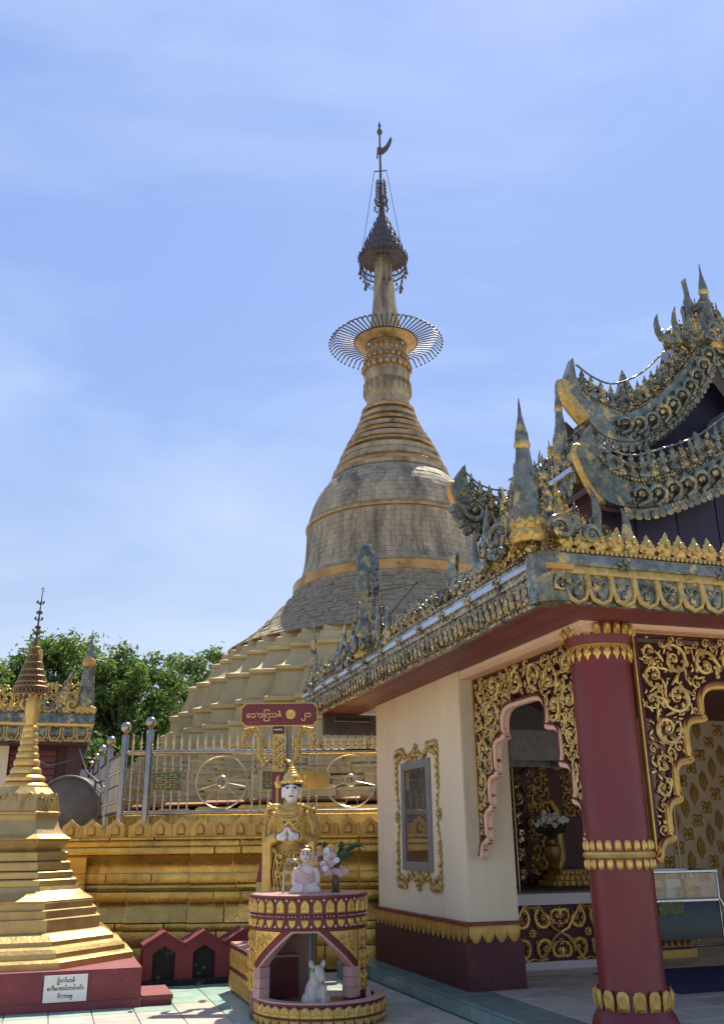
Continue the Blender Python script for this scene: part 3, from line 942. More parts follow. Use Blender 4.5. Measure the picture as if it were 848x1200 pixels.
FRINGE = MB().relief(mirror([(.16, -1.0), (.36, -.8), (.30, -.55), (.46, -.4), (.46, 0)]), .03, sc=.14, inner=.5, cen=(0, -.4)).mesh('fringe_leaf', MOSAIC)
BPOST = MB().lathe([(.028, 0), (.024, .05), (.022, .30), (.030, .33), (.012, .40)], 6).mesh('rail_post', MOSAIC)

def bargeboard(bot, top, rail, u, mirror_v, th=.12, fig_z=.26, name='bargeboard', figs=True, vmax=99):
    B, Tp = cr(bot), cr(top)
    def both(P):
        return [P] if mirror_v is None else [P, [(2 * mirror_v - x, z) for x, z in P]]
    for side in range(1 if mirror_v is None else 2):
        sgn = 1 if side == 0 else -1
        fv = (lambda v: v) if side == 0 else (lambda v: 2 * mirror_v - v)
        poly = [(fv(x), z) for x, z in B] + [(fv(x), z) for x, z in reversed(Tp)]
        # drop the duplicate horn tip
        pl = []
        for p in poly:
            if not pl or (Vector(p) - Vector(pl[-1])).length > 1e-4: pl.append(p)
        if (Vector(pl[0]) - Vector(pl[-1])).length < 1e-4: pl.pop()
        bb = MB().prism(pl, lambda x, z, d: (X(x), Y(u) + d, z), 0, th).build(name, MOSAIC, pav)
        # horn underside: gilt plus a painted warm reflection, copper on the far board; bead course on the upper edge
        hb = [(fv(x), z) for x, z in B][5:20]
        MB().tube([(X(x), Y(u) + th * .5, z - .004) for x, z in hb], [.015] + [(.085 if bot is UB else .05)] * (len(hb) - 2) + [.015], 6, ref=(0, 1, 0), fl=1.15).build('horn_gilt_sheen', GOLDC if u < 9 else COPPER, bb)
        be = MB()
        for x, z, a in resample([(fv(x), z) for x, z in Tp][6:], .042):
            be.blob((X(x), Y(u) - .012, z - .015), .019, 5, 4)
        be.build('bead_course', MOSAICG, bb)['kind'] = 'stuff'
        mid = [((fv(a[0]) + fv(b[0])) / 2, a[1] * .62 + b[1] * .38) for a, b in zip(B[len(B) * 2 // 5:], [Tp[min(len(Tp) - 1, round(i * (len(Tp) - 1) / (len(B) - 1)))] for i in range(len(B) * 2 // 5, len(B))])]
        for x, z, a in resample(mid, .20):
            o = put('board_curl', CURL, bb, (X(x), Y(u) - .006, z), sc=1.45, rot=(0, -a if sgn > 0 else pi - a, 0) if sgn > 0 else (0, -a + pi, 0))
            put('curl_boss', CURLB, o)
        for x, z, a in resample([(fv(x), z) for x, z in B][len(B) * 2 // 5:], .092):
            put('fringe_leaf', FRINGE, bb, (X(x), Y(u) + .03, z + .012), rot=(0, -a if sgn > 0 else pi - a, 0))
        # carved scroll filigree over the face of the board
        sf = MB()
        for lay in (.18, .86):
            mid2 = [((fv(a[0]) + fv(b[0])) / 2, a[1] * lay + b[1] * (1 - lay)) for a, b in zip(B[len(B) * 2 // 5:], [Tp[min(len(Tp) - 1, round(i * (len(Tp) - 1) / (len(B) - 1)))] for i in range(len(B) * 2 // 5, len(B))])]
            for q, (x, z, a) in enumerate(resample(mid2, .105)):
                spiral(sf, X(x), z, .030, q * 1.3, (-1) ** q, 1.3, .2, Y(u) - .004, leaf=q % 2 == 0)
        sf.build('board_scroll', MOSAICG, bb)
        if rail and figs:
            rl = cr(rail)
            MB().tube([(X(fv(x)), Y(u) + th * .5, z) for x, z in rl], .013, 6).build('ridge_rail', MOSAIC, bb)
            tl = [(fv(x), z) for x, z in Tp][7:]
            k = 0
            for x, z, a in resample(tl, .135):
                k += 1
                put('figurine', FIG if k % 3 else FIGG, bb, (X(x), Y(u) + th * .5, z - .015), rz=.3 * sin(k * 2.1), sc=(1.5, 1.4, fig_z / .27))
                if k % 5 == 0:
                    put('rail_post', BPOST, bb, (X(x) + .08 * sgn, Y(u) + th * .5, z), sc=(1.3, 1.3, fig_z / .26))
LB = [(4.88, 5.60), (4.72, 5.36), (4.71, 5.20), (4.93, 4.80), (5.32, 4.74), (5.66, 4.82), (6.05, 4.98), (6.43, 5.16), (6.9, 5.55), (7.35, 6.15)]
LT = [(4.88, 5.60), (4.93, 5.28), (5.06, 5.12), (5.36, 5.05), (5.82, 5.18), (6.5, 5.52), (7.0, 5.95), (7.35, 6.55)]
LR = [(4.91, 5.52), (5.10, 5.38), (5.38, 5.34), (5.72, 5.45), (6.27, 5.70), (6.9, 6.2)]
UB = [(5.26, 6.87), (5.13, 6.55), (5.12, 6.41), (5.36, 6.10), (5.62, 5.90), (6.0, 5.91), (6.42, 6.19), (6.8, 6.56), (7.08, 6.93), (7.3, 7.4)]
UT = [(5.26, 6.87), (5.31, 6.53), (5.58, 6.34), (5.98, 6.31), (6.5, 6.70), (6.97, 7.22), (7.2, 7.6), (7.3, 7.9)]
UR = [(5.32, 6.82), (5.55, 6.68), (5.81, 6.64), (6.18, 6.82), (6.55, 7.16), (6.88, 7.52)]
bargeboard(LB, LT, LR, 7.40, 7.35)
bargeboard(UB, UT, UR, 8.20, 7.3)
sh = lambda P, dv, dz: [(v + dv, z + dz) for v, z in P]
bargeboard(sh(LB[:7], -.55, .26), sh(LT[:6], -.55, .26), sh(LR[:5], -.55, .26), 9.30, None)

# dark planked gable walls
def planks(bot, u, zlo, v0, v1, name='gable_plank'):
    B = cr(bot)
    def zat(v):
        zs = [a[1] + (b[1] - a[1]) * (v - a[0]) / (b[0] - a[0]) for a, b in zip(B[:-1], B[1:]) if a[0] <= v <= b[0] and b[0] - a[0] > 1e-6]
        return (max(zs) if zs else B[-1][1]) + .05
    v = v0; k = 0
    while v < v1 - .02:
        w = min(.26, v1 - v)
        for mir in (0, 1):
            aa, bb_ = (v, v + w - .008)
            za, zb = zat(min(aa, 7.28)), zat(min(bb_, 7.28))
            if mir: aa, bb_ = 14.62 - aa, 14.62 - bb_
            MB().prism([(aa, zlo), (bb_, zlo), (bb_, zb), (aa, za)], lambda x, z, d: (X(x), Y(u) + d + .008 * (k % 2), z), 0, .03).build(name, PURPLE, pav)
        v += w; k += 1
planks(LB, 7.72, 3.7, 4.98, 7.31)
planks(UB, 8.55, 4.6, 5.3, 7.31)
# gable roof sheets
def roof_sheet(top, u0, u1, mv, cut=2):
    Tp = cr(top)[cut * 3:]
    for s in (0, 1):
        f = (lambda v: v) if s == 0 else (lambda v: 2 * mv - v)
        m = MB()
        n = len(Tp)
        rs = [[(X(f(x)), Y(uu), z - .05 - dd) for x, z in Tp] for uu, dd in ((u0, 0), (u1, 0), (u1, .04), (u0, .04))]
        k = 0
        m.v = [p for r in rs for p in r]
        for a in range(4):
            b = (a + 1) % 4
            for i in range(n - 1):
                m.f.append((a * n + i, a * n + i + 1, b * n + i + 1, b * n + i))
        m.build('gable_roof', ROOFG, pav)
roof_sheet(LT, 7.5, 9.3, 7.35)
roof_sheet(UT, 8.3, 9.2, 7.3, 4)
# side eave of the second tier
MB().box(X(4.70), X(4.86), Y(7.52), Y(9.25), 4.98, 5.10, .01).build('tier_fascia', SILVER, pav)
MB().box(X(4.66), X(4.76), Y(7.52), Y(9.25), 5.10, 5.16, .01).build('tier_gutter', GUTTER, pav)
MB().box(X(4.72), X(5.05), Y(7.52), Y(9.25), 5.16, 5.21).build('tier_soffit', WOODD, pav)
cms = MB().relief(CREST, .03, sc=.17, inner=.5, cen=(0, .42)).mesh('crest_leaf', MOSAICG)
for k in range(13):
    put('crest_leaf', cms, pav, (X(4.72), Y(7.6 + k * .13), 5.2), -pi / 2)
    put('fringe_leaf', FRINGE, pav, (X(4.69), Y(7.6 + k * .13), 5.0), -pi / 2)
for k in range(9):
    put('figurine', FIG, pav, (X(4.9), Y(7.75 + k * .18), 5.30), sc=1.15)
MB().tube([(X(4.9), Y(7.6), 5.66), (X(4.9), Y(8.4), 5.62), (X(4.9), Y(9.3), 5.72)], .014, 6).build('ridge_rail', MOSAIC, pav)

# ---- corner and ridge finials
LSP = [leaf_spire(.60, 7, .8).mesh('leaf_spire', m) for m in (MOSAICG, SILVER, GOLDC)]
FL = [flame(.55, .20, .035, 4, .3, s).mesh('flame_leaf', m) for s, m in ((1, MOSAIC), (2, MOSAICG), (3, SILVER))]
def finial(v, u, z, H, wings, sc=1., mats=(MOSAIC, MOSAICG), lean=(0, 0), blunt=False, lsi=(0, 2)):
    """tall horn spike with gilt collar between rows of carved flames; wings: directions in degrees (0 = +v, 90 = +u)"""
    s = sc
    spike = MB()
    prof = [(.11, 0), (.122, .10), (.112, .24), (.088, .42), (.060, .60), (.050, .64), (.060, .67), (.056, .73), (.038, .79), (.017, .87), (.010, .95), (.003, 1.0)]
    if blunt: prof = [(.10, 0), (.13, .12), (.09, .30), (.075, .45), (.115, .52), (.125, .58), (.125, .86), (.10, .90), (.075, .96), (.03, 1.0)]
    spike.rings([[(r * s * 1.05 * cos(q) + lean[0] * h * H, r * s * .8 * sin(q) + lean[1] * h * H, h * H) for q in [2 * pi * k / 10 + (.12 if k % 2 else -.12) for k in range(10)]] for r, h in prof])
    f = spike.build('roof_finial', mats[0], pav, (X(v), Y(u), z), angle=25)
    cl = MB()
    cl.rings([[(r * s * cos(q) + lean[0] * h * H, r * s * .85 * sin(q) + lean[1] * h * H, h * H) for q in [2 * pi * k / 12 for k in range(12)]] for r, h in ((.05, .615), (.066, .63), (.070, .655), (.060, .675), (.05, .68))])
    cl.build('finial_collar', GOLDC, f)
    gm = MB()
    for lay in range(2):
        for k in range(10):
            a = 2 * pi * (k + .5 * lay) / 10
            m_ = MB().relief(CREST, .05 * s, sc=.17 * s * (1 - .25 * lay), inner=.5, cen=(0, .42))
            gm.merge(m_.xf(Matrix.Translation((.115 * s * sin(a), -.10 * s * cos(a), -.06 * s + .10 * s * lay)) @ Matrix.Rotation(a, 4, 'Z') @ Matrix.Rotation(radians(-14), 4, 'X')))
    gm.build('gilt_base', GOLDC, f)
    for wd in wings:
        wr = radians(wd)
        for k, (d, h, m) in enumerate(((.16, .62, 0), (.27, .50, 1), (.40, .36, 0), (.52, .27, 1), (.64, .2, 0))):
            lsp = LSP[lsi[(k + int(wd / 45)) % len(lsi)]]
            put('leaf_spire', lsp, f, (d * s * cos(wr), d * s * sin(wr), -.02 * k * s), rot=(0, .12 * sin(k * 2), wr + k), sc=(s * (1.25 - .1 * k), s * (1.25 - .1 * k), s * h / .60 * 1.12))
            put('flame_leaf', FL[k % 3], f, ((d + .06) * s * cos(wr), (d + .06) * s * sin(wr), .02 * s), rot=(0, 0, wr), sc=(s * .7, s * .8, s * h / .60 * .8))
        pw = wr + (-pi / 2 if wd in (0, 270) else pi / 2)
        def off(d, o, z): return (d * s * cos(wr) + o * s * cos(pw), d * s * sin(wr) + o * s * sin(pw), z * s)
        put('horn_bracket', lhook(.50 * s, .33 * s, .06 * s).mesh('horn_bracket', mats[0]), f, off(.24, .08, -.04), wr)
        put('horn_bracket', lhook(.36 * s, .26 * s, .06 * s).mesh('horn_bracket', mats[0]), f, off(.58, .08, -.06), wr)
        sd_ = -1 if abs((pw - wr) % (2 * pi) - 1.5 * pi) < .1 else 1
        vo = MB()
        spiral(vo, .17 * s, .03 * s, .105 * s, pi, -1, 1.5, .24, -.05 * s, leaf=False, n=7)
        spiral(vo, .44 * s, -.0 * s, .085 * s, 0, 1, 1.4, .24, -.04 * s, leaf=False, n=7)
        vo.xf(Matrix.Scale(-sd_, 4, Vector((0, 1, 0))))
        vo.build('volute', mats[0], f, off(0, .14, 0), wr)
        sc_ = scroll_fill(lambda x, z: .06 < x < .72 and -.14 < z < .34 - x * .35, (.05, .72, -.14, .34), .075, .03, .17, int(wd) + int(u * 10), y=-.03, maxn=22, tries=900)
        sc_.xf(Matrix.Scale(s, 4)); sc_.build('gilt_scroll', mats[1], f, (0, 0, 0), wr)
        sc2 = MB().merge(sc_); sc2.xf(Matrix.Rotation(pi, 4, 'Z') @ Matrix.Scale(-1, 4, Vector((1, 0, 0))))
        sc2.build('gilt_scroll', mats[1], f, (0, 0, 0), wr)
    return f
finial(3.53, 6.42, 3.95, 1.28, (0, 90), 1.05, (MOSAIC, GOLDC), lsi=(0, 2, 1))
finial(3.62, 10.95, 3.85, 1.45, (90, 270), 1.25, (MOSAIC, SILVER), (0, 0), True, (1, 0, 1))
finial(3.60, 13.55, 3.75, 1.1, (270, 0), .8, (SILVER, SILVER), lsi=(1, 1, 0))
finial(4.88, 8.0, 5.4, 1.0, (90,), .7)
finial(7.3, 8.25, 7.35, 1.25, (0, 180), 1.0)
# pair of dark upright shields flanking the apex and at the tier ends
shd = flame(.62, .20, .05, 3, .1, 5).mesh('shield_leaf', MOSAIC)
for v, u, z, s in ((6.98, 8.22, 7.30, 1.1), (7.06, 8.3, 7.75, .95), (7.14, 8.2, 7.2, 1.2)):
    put('shield_leaf', shd, pav, (X(v), Y(u), z), sc=s)
for v, zz, h in ((6.95, 7.28, .62), (7.02, 7.33, .55), (7.10, 7.38, .6)):
    MB().lathe([(.035, 0), (.03, h * .1), (.028, h * .8), (.04, h * .9), (.015, h)], 6).build('rail_post', MOSAIC, pav, (X(v), Y(8.26), zz))
MB().rings([[(.16, -.16, 0), (.16, .16, 0), (-.16, .16, 0), (-.16, -.16, 0)], [(.004, -.004, .62), (.004, .004, .62), (-.004, .004, .62), (-.004, -.004, .62)]]).build('rear_pinnacle', MOSAICG, pav, (X(6.62), Y(9.2), 6.82))
# iron stays that steady the eave finial
MB().tube([(X(3.62), Y(10.9), 4.62), (X(3.62), Y(9.2), 4.30)], .012, 5).build('stay_rod', BLACK, pav)
MB().tube([(X(3.62), Y(10.3), 4.12), (X(3.62), Y(9.2), 4.31)], .012, 5).build('stay_rod', BLACK, pav)
# slate-grey slab seen over the cresting
put('shield_leaf', shd, pav, (X(3.7), Y(8.35), 3.95), rot=(0, 0, pi / 2), sc=(1.5, 1.2, .75))

# ================================================================== GREAT STUPA
SX, SY = 1.03, 27.0
stu = thing('stupa', 'tall weathered bell-shaped stupa with bronze bands, ray ring and crown spire', 'stupa', (SX, SY, 0))
stu.rotation_euler = (0, -.0095, 0)
oc = [(1.0, .42), (.94, .54), (.86, .66), (.77, .77), (.66, .86), (.54, .94), (.42, 1.0)]
q4 = [(1.0, -.42)]
for a_, b_ in zip(oc[:-1], oc[1:]): q4 += [a_, (b_[0], a_[1])]
q4.append(oc[-1])
RED = []
for k in range(4):
    a = k * pi / 2
    for x, y in (q4[1:] if k < 4 else []):
        RED.append((x * cos(a) - y * sin(a), x * sin(a) + y * cos(a)))
# de-duplicate consecutive points
RP = []
for p in RED:
    if not RP or (Vector(p) - Vector(RP[-1])).length > 1e-4: RP.append(p)
if (Vector(RP[0]) - Vector(RP[-1])).length < 1e-4: RP.pop()
for prof in ([(7.75, 1.6), (7.75, 1.9), (7.2, 1.9)],
             [(6.6, 1.9), (6.60, 3.90), (6.56, 3.94), (6.48, 4.44), (6.52, 4.48), (6.52, 4.58), (6.30, 4.66)],
             [(6.30, 4.66), (6.26, 4.98), (6.32, 5.03), (6.32, 5.13), (6.14, 5.18), (6.06, 5.24)],
             [(6.06, 5.24), (5.92, 5.60), (5.84, 5.84), (5.90, 5.90), (5.90, 5.99), (5.70, 6.04)],
             [(5.68, 6.04), (5.56, 6.12), (5.36, 6.34), (5.24, 6.58), (5.30, 6.62), (5.30, 6.70), (5.10, 6.74), (5.06, 6.80)],
             [(5.04, 6.80), (4.98, 7.02), (4.86, 7.06), (4.80, 7.22), (4.64, 7.26), (4.58, 7.36), (4.20, 7.40), (4.0, 7.40)]):
    MB().stack(RP, [(a * .965, 1.6 + (z - 1.6) * .91) for a, z in prof]).build('terrace', GOLDT, stu, angle=20)
# courses of separate blocks round the foot of the terraces
blk = 0
for a, z0, z1, m, wd in ((7.80, 1.90, 2.44, GOLDW, .95), (7.55, 2.58, 2.84, GOLDT, .80), (7.36, 2.84, 3.10, GOLDT, .70), (7.16, 3.10, 3.36, GOLDT, .85), (6.98, 3.36, 3.60, GOLDT, .75), (6.80, 3.60, 3.92, GOLDT, .95)):
    n = len(RP); z0 = 1.6 + (z0 - 1.6) * .91; z1 = 1.6 + (z1 - 1.6) * .91
    MB().stack(RP, [(a + .115, z0 - .02), (a + .115, z1 - .055)]).build('course_core', m, stu)
    for j in range(n):
        p, q = Vector(RP[j]) * a, Vector(RP[(j + 1) % n]) * a
        if max(p.y, q.y) > 2.2 or min(p.x, q.x) > 4: continue
        d = q - p; L = d.length
        k = max(1, round(L / wd))
        nrm = Vector((d.y, -d.x)).normalized()
        for i in range(k):
            c = p + d * ((i + .5) / k)
            w = L / k - .022
            off = .10 if (i + j) % 2 else .0
            hgt = z1 - z0 - (.05 if (i + j) % 2 == 0 else 0)
            b = MB().box(-w / 2, w / 2, -.14 - off, .45, 0, hgt, .025)
            b.box(-w / 2 - .015, w / 2 + .015, -.165 - off, -.1, hgt - .075, hgt - .03)
            put('terrace_block', b.mesh('terrace_block', m), stu, (c.x, c.y, z0), atan2(d.y, d.x))
# reddish rounded ledge over the lowest course
MB().stack(RP, [(7.5, 2.385), (7.86, 2.40), (7.92, 2.44), (7.86, 2.48), (7.5, 2.50)]).build('red_ledge', mat('oxide_red_ledge', (.36, .15, .055), (.27, .11, .04), .6, .1, 3, .2, 20), stu)

def lath(name, prof, m, n=64, parent=None, angle=30):
    return MB().lathe(prof, n).build(name, m, parent or stu, angle=angle)
lath('skirt', [(5.0, 6.70), (4.45, 7.08), (4.18, 7.34), (4.02, 7.47), (3.62, 7.86), (3.30, 8.22), (3.10, 8.46), (3.06, 8.60)], BRONZD)
lath('copper_band', [(3.0, 8.58), (3.07, 8.60), (3.06, 8.86), (2.99, 8.92), (2.9, 8.94)], COPPER)
bell = lath('bell', [(2.95, 8.90), (2.84, 9.05), (2.76, 9.26), (2.69, 9.66), (2.645, 10.18), (2.62, 10.62), (2.555, 11.0), (2.43, 11.38), (2.30, 11.66), (2.12, 11.93), (1.99, 12.10), (1.80, 12.28)], BRONZD)
lath('bell_band', [(2.60, 10.60), (2.675, 10.62), (2.685, 10.68), (2.66, 10.74), (2.58, 10.76)], COPPERD)
BP = [(9.05, 2.84), (9.26, 2.76), (9.66, 2.69), (10.18, 2.645), (10.62, 2.62), (11.0, 2.555), (11.38, 2.43), (11.66, 2.30), (11.93, 2.12), (12.10, 1.99), (12.28, 1.80)]
def rad_at(z):
    for (a, ra), (b, rb) in zip(BP[:-1], BP[1:]):
        if a <= z <= b: return ra + (rb - ra) * (z - a) / (b - a)
    return BP[-1][1]
rows = []
z = 9.02
while z < 12.2:
    h = .158
    if z < 10.58 < z + h: rows.append((z, 10.58)); z = 10.78; continue
    rows.append((z, min(z + h, 12.26))); z += h
rng = random.Random(3)
rest = MB()
shown = 0
for ri, (za, zb) in enumerate(rows):
    ra, rb = rad_at(max(9.05, za)), rad_at(min(12.28, zb))
    n = 58
    w = 2 * pi / n
    def plate(a0, a1, lift, jz):
        b = MB(); ring = []
        for dz, rr in ((za + .0035, ra), (zb - .0035, rb)):
            for rr2 in (rr - .03, rr + .008 + lift):
                for t in (0, .5, 1):
                    a = a0 + (a1 - a0) * t
                    ring.append((rr2 * sin(a), -rr2 * cos(a), dz + jz))
        b.add(ring, [(3, 4, 10, 9), (4, 5, 11, 10), (0, 3, 9, 6), (5, 2, 8, 11), (6, 9, 10, 7), (7, 10, 11, 8), (0, 1, 4, 3), (1, 2, 5, 4)])
        return b
    me = plate(-w / 2 + .002, w / 2 - .002, 0, 0).mesh('cladding_plate', BRONZE)
    for k in range(n):
        a = (k + (.5 if ri % 2 else 0)) * w
        if a > pi: a -= 2 * pi
        lift = rng.choice((0, 0, 0, .002, .006)) + rng.uniform(0, .004)
        if abs(a) < .80 and shown < 300:
            o = put('cladding_plate', me, bell, (lift * sin(a), -lift * cos(a), rng.uniform(-.004, .004)), a)
            shown += 1
        else:
            rest.merge(plate(a - w / 2 + .002, a + w / 2 - .002, lift, 0))
rest.build('cladding', BRONZE, bell)['kind'] = 'stuff'
# rough brick courses of the flaring skirt
SKP = [(5.0, 6.70), (4.45, 7.08), (4.18, 7.34), (4.02, 7.47), (3.62, 7.86), (3.30, 8.22), (3.10, 8.46), (3.05, 8.56)]
skb = MB()
cur = []
for (ra, za), (rb, zb) in zip(SKP[:-1], SKP[1:]):
    m_ = max(1, round(sqrt((ra - rb) ** 2 + (za - zb) ** 2) / .15))
    for i in range(m_): cur.append((ra + (rb - ra) * i / m_, za + (zb - za) * i / m_))
cur.append(SKP[-1])
for ri, ((ra, za), (rb, zb)) in enumerate(zip(cur[:-1], cur[1:])):
    n = 72; w = 2 * pi / n
    dr_, dz_ = zb - za, ra - rb
    ln_ = sqrt(dr_ * dr_ + dz_ * dz_); nx, nz_ = dr_ / ln_, dz_ / ln_
    for k in range(n):
        a = (k + (.5 if ri % 2 else 0) + rng.uniform(-.1, .1)) * w
        if not (-2.0 < ((a + pi) % (2 * pi) - pi) < 2.0): continue
        lf = .006 + .03 * rng.random() ** 2
        pts_ = []
        for l_ in (-.03, lf):
            for (r, z), e in (((ra, za), .08), ((rb, zb), -.08)):
                rr, zz = r + (rb - ra) * e + nx * l_, z + (zb - za) * e + nz_ * l_
                for s_ in (-.47, .47):
                    pts_.append((rr * sin(a + s_ * w), -rr * cos(a + s_ * w), zz))
        skb.add(pts_, [(4, 5, 7, 6), (0, 1, 5, 4), (1, 3, 7, 5), (3, 2, 6, 7), (2, 0, 4, 6)])
skb.build('brick_courses', BRONZD, stu)['kind'] = 'stuff'
# ringed cone above the bell
cone = [(12.26, 1.86), (12.43, 1.83), (13.25, 1.49), (13.73, 1.21), (14.15, .99), (14.70, .83), (15.04, .77)]
lath('cone', [(1.80, 12.24), (1.88, 12.28), (1.86, 12.40), (1.64, 12.52), (1.60, 12.86), (1.50, 13.0), (1.40, 13.12), (1.25, 13.42), (1.10, 13.66), (.98, 13.9), (.88, 14.1), (.78, 14.4), (.70, 14.7), (.66, 15.0)], BRONZE)
for i, (zc_, rr, h, m) in enumerate(((12.50, 1.80, .17, COPPERD), (12.74, 1.68, .15, BRONZE), (13.02, 1.58, .17, BRONZE), (13.28, 1.47, .10, COPPERD), (13.50, 1.36, .17, BRONZE), (13.74, 1.23, .15, COPPERD), (13.98, 1.10, .17, BRONZE), (14.22, 1.0, .13, COPPERD), (14.48, .90, .16, BRONZE), (14.74, .84, .13, COPPERD))):
    lath('cone_ring', [(rr - .22, zc_ - h * .6), (rr, zc_ - h * .5), (rr + .035, zc_ - h * .1), (rr + .02, zc_ + h * .25), (rr - .05, zc_ + h * .5), (rr - .22, zc_ + h * .55)], m, 56)
# lotus neck
lath('neck', [(.66, 14.9), (.70, 15.05), (.66, 15.12), (.70, 15.22), (.76, 15.34), (.74, 15.42), (.74, 15.9), (.76, 16.0), (.70, 16.05), (.72, 16.3), (.60, 16.85), (.62, 17.1)], BRONZE, 48)
bd = MB().blob((0, 0, 0), (.105, .105, .12), 8, 6).mesh('lotus_bead', COPPERD)
bd2 = MB().relief(PETAL, .06, sc=.26, inner=.6, cen=(0, .45)).mesh('lotus_petal', BRONZE)
bd3 = MB().relief(DROP, .06, sc=.30, inner=.6, cen=(0, -.4)).mesh('lotus_petal', COPPERD)
for k in range(22):
    a = 2 * pi * k / 22
    put('lotus_bead', bd, stu, (.75 * sin(a), -.75 * cos(a), 16.28))
    put('lotus_bead', bd, stu, (.69 * sin(a), -.69 * cos(a), 16.62), sc=.85)
    put('lotus_petal', bd2, stu, (.74 * sin(a), -.74 * cos(a), 15.30), a)
    put('lotus_petal', bd3, stu, (.73 * sin(a), -.73 * cos(a), 15.74), a)
    put('lotus_petal', bd3, stu, (.60 * sin(a), -.60 * cos(a), 17.12), a)
lath('plantain_bud', [(.56, 17.0), (.55, 17.5), (.52, 17.9), (.49, 18.1), (.42, 18.6), (.37, 19.2), (.31, 20.1), (.27, 20.7), (.20, 21.3)], BRONZE, 36)
# ring of bent rays
rr_ = thing('ray_ring', 'ring of bent metal rays with gilt dish round the stupa neck', 'ornament', (SX - .165, SY, 17.28))
MB().lathe([(.60, -.06), (.72, -.10), (1.02, .02), (1.05, .06), (1.00, .08), (.70, .0), (.60, .02)], 48, cap0=False, cap1=False).build('gilt_dish', COPPERD, rr_)
MB().tube([(1.05 * cos(2 * pi * k / 48), 1.05 * sin(2 * pi * k / 48), .06) for k in range(49)], .028, 5).build('hoop', IRON, rr_)
ray = MB().tube([(.95, 0, .03), (1.30, 0, .10), (1.66, 0, .16), (1.73, 0, .12), (1.90, 0, -.05)], [.022, .024, .026, .026, .012], 5)
ray.blob((1.88, 0, -.03), (.035, .03, .05), 5, 4)
ray = ray.mesh('ray', IRON)
for k in range(60):
    put('ray', ray, rr_, (0, 0, 0), 2 * pi * k / 60)
# crown (hti)
hti = thing('crown_umbrella', 'tiered filigree crown umbrella hung with bells atop the great stupa', 'ornament', (SX - .20, SY, 20.2))
tiers = [(.80, .0, .46), (.73, .46, .32), (.64, .78, .30), (.53, 1.08, .28), (.42, 1.36, .27), (.31, 1.63, .27), (.21, 1.90, .30), (.11, 2.2, .45)]
for ti, (r, z, h) in enumerate(tiers):
    b = MB()
    r2 = tiers[ti + 1][0] if ti + 1 < len(tiers) else .05
    if ti == 0:
        # open lattice drum
        for k in range(28):
            a = 2 * pi * k / 28; a2 = 2 * pi * (k + 2) / 28; a3 = 2 * pi * (k - 2) / 28
            for aa in (a2, a3):
                b.tube([(r * cos(a), r * sin(a), 0), (r * cos((a + aa) / 2), r * sin((a + aa) / 2), h * .5), (r * cos(aa), r * sin(aa), h)], .014, 4)
        for zz in (0, h * .5, h):
            b.tube([(r * cos(2 * pi * k / 36), r * sin(2 * pi * k / 36), zz) for k in range(37)], .028, 5)
        for k in range(6):
            a = pi * k / 3
            b.tube([(.2 * cos(a), .2 * sin(a), h), (r * cos(a), r * sin(a), h * .95)], .03, 4)
        lattice = b.build('lattice_drum', IRON, hti)
    else:
        b.lathe([(r - .04, z - .02), (r + .05, z - .03), (r + .02, z + .04), (r2 + .03, z + h), (r2 - .03, z + h)], 28)
        b.build('crown_tier', IRON, hti)
    sp2 = MB()
    nn = max(8, int(r * 34))
    for k in range(nn):
        a = 2 * pi * k / nn
        if ti == 7: break
        sp2.blob(((r + .05) * cos(a), (r + .05) * sin(a), z + (.05 if ti else h)), (.026, .026, .12), 4, 4)
    sp2.build('tier_crest', IRON, hti)['kind'] = 'stuff'
bellm = MB().lathe([(.045, -.13), (.038, -.08), (.02, -.03), (.008, 0), (.006, .06)], 7).mesh('small_bell', IRON)
for k in range(20):
    a = 2 * pi * k / 20
    put('small_bell', bellm, hti, (.82 * cos(a), .82 * sin(a), -.05))
    if k % 5 in (0, 1):
        put('small_bell', bellm, hti, (.62 * cos(a), .62 * sin(a), -.62), sc=1.4)
        MB().tube([(.80 * cos(a), .80 * sin(a), 0), (.66 * cos(a), .66 * sin(a), -.35), (.62 * cos(a), .62 * sin(a), -.6), (.45 * cos(a), .45 * sin(a), -.75), (.34 * cos(a), .34 * sin(a), -.8)], .016, 4).build('bell_chain', IRON, hti)
vb = thing('diamond_bud_vane', 'slender weather vane pole with orb and winged flag above the crown', 'weather vane', (SX - .215, SY, 22.0))
MB().tube([(0, 0, 0), (0, 0, 4.25)], [.06, .03], 6).build('pole', IRON, vb)
for zz, r, n in ((.75, .24, 11), (1.0, .20, 10), (1.12, .22, 10), (1.3, .17, 9), (1.45, .17, 9), (1.6, .17, 9), (1.75, .16, 9), (1.9, .15, 8), (.95, .12, 8)):
    b = MB()
    for k in range(n):
        a = 2 * pi * k / n
        b.blob((r * cos(a), r * sin(a), zz), (.035, .035, .07), 5, 4)
        b.tube([(0, 0, zz - .05), (r * cos(a), r * sin(a), zz)], .011, 4)
    b.build('flower_tier', IRON, vb)
MB().lathe([(.01, 4.0), (.09, 4.08), (.10, 4.18), (.05, 4.30), (.03, 4.36), (.06, 4.44), (.01, 4.62)], 10).build('orb', IRON, vb)
fl = [(-.13, 2.95), (-.10, 3.45), (-.02, 3.48), (.10, 3.42), (.22, 3.55), (.40, 3.92), (.45, 3.80), (.38, 3.55), (.26, 3.30), (.12, 3.16), (.0, 3.10), (-.06, 3.16), (-.08, 2.95)]
MB().prism(fl, lambda x, y, d: (x, d, y), -.02, .02).build('flag', IRON, vb)
MB().tube([(-.22, 0, 2.38), (.22, 0, 2.42)], .025, 5).build('cross_bar', IRON, vb)
for s in (-1, 1):
    MB().tube([(s * .22, 0, 2.40), (s * .68, 0, -.9), (s * .80, 0, -1.5)], .010, 4).build('stay_wire', IRON, vb)

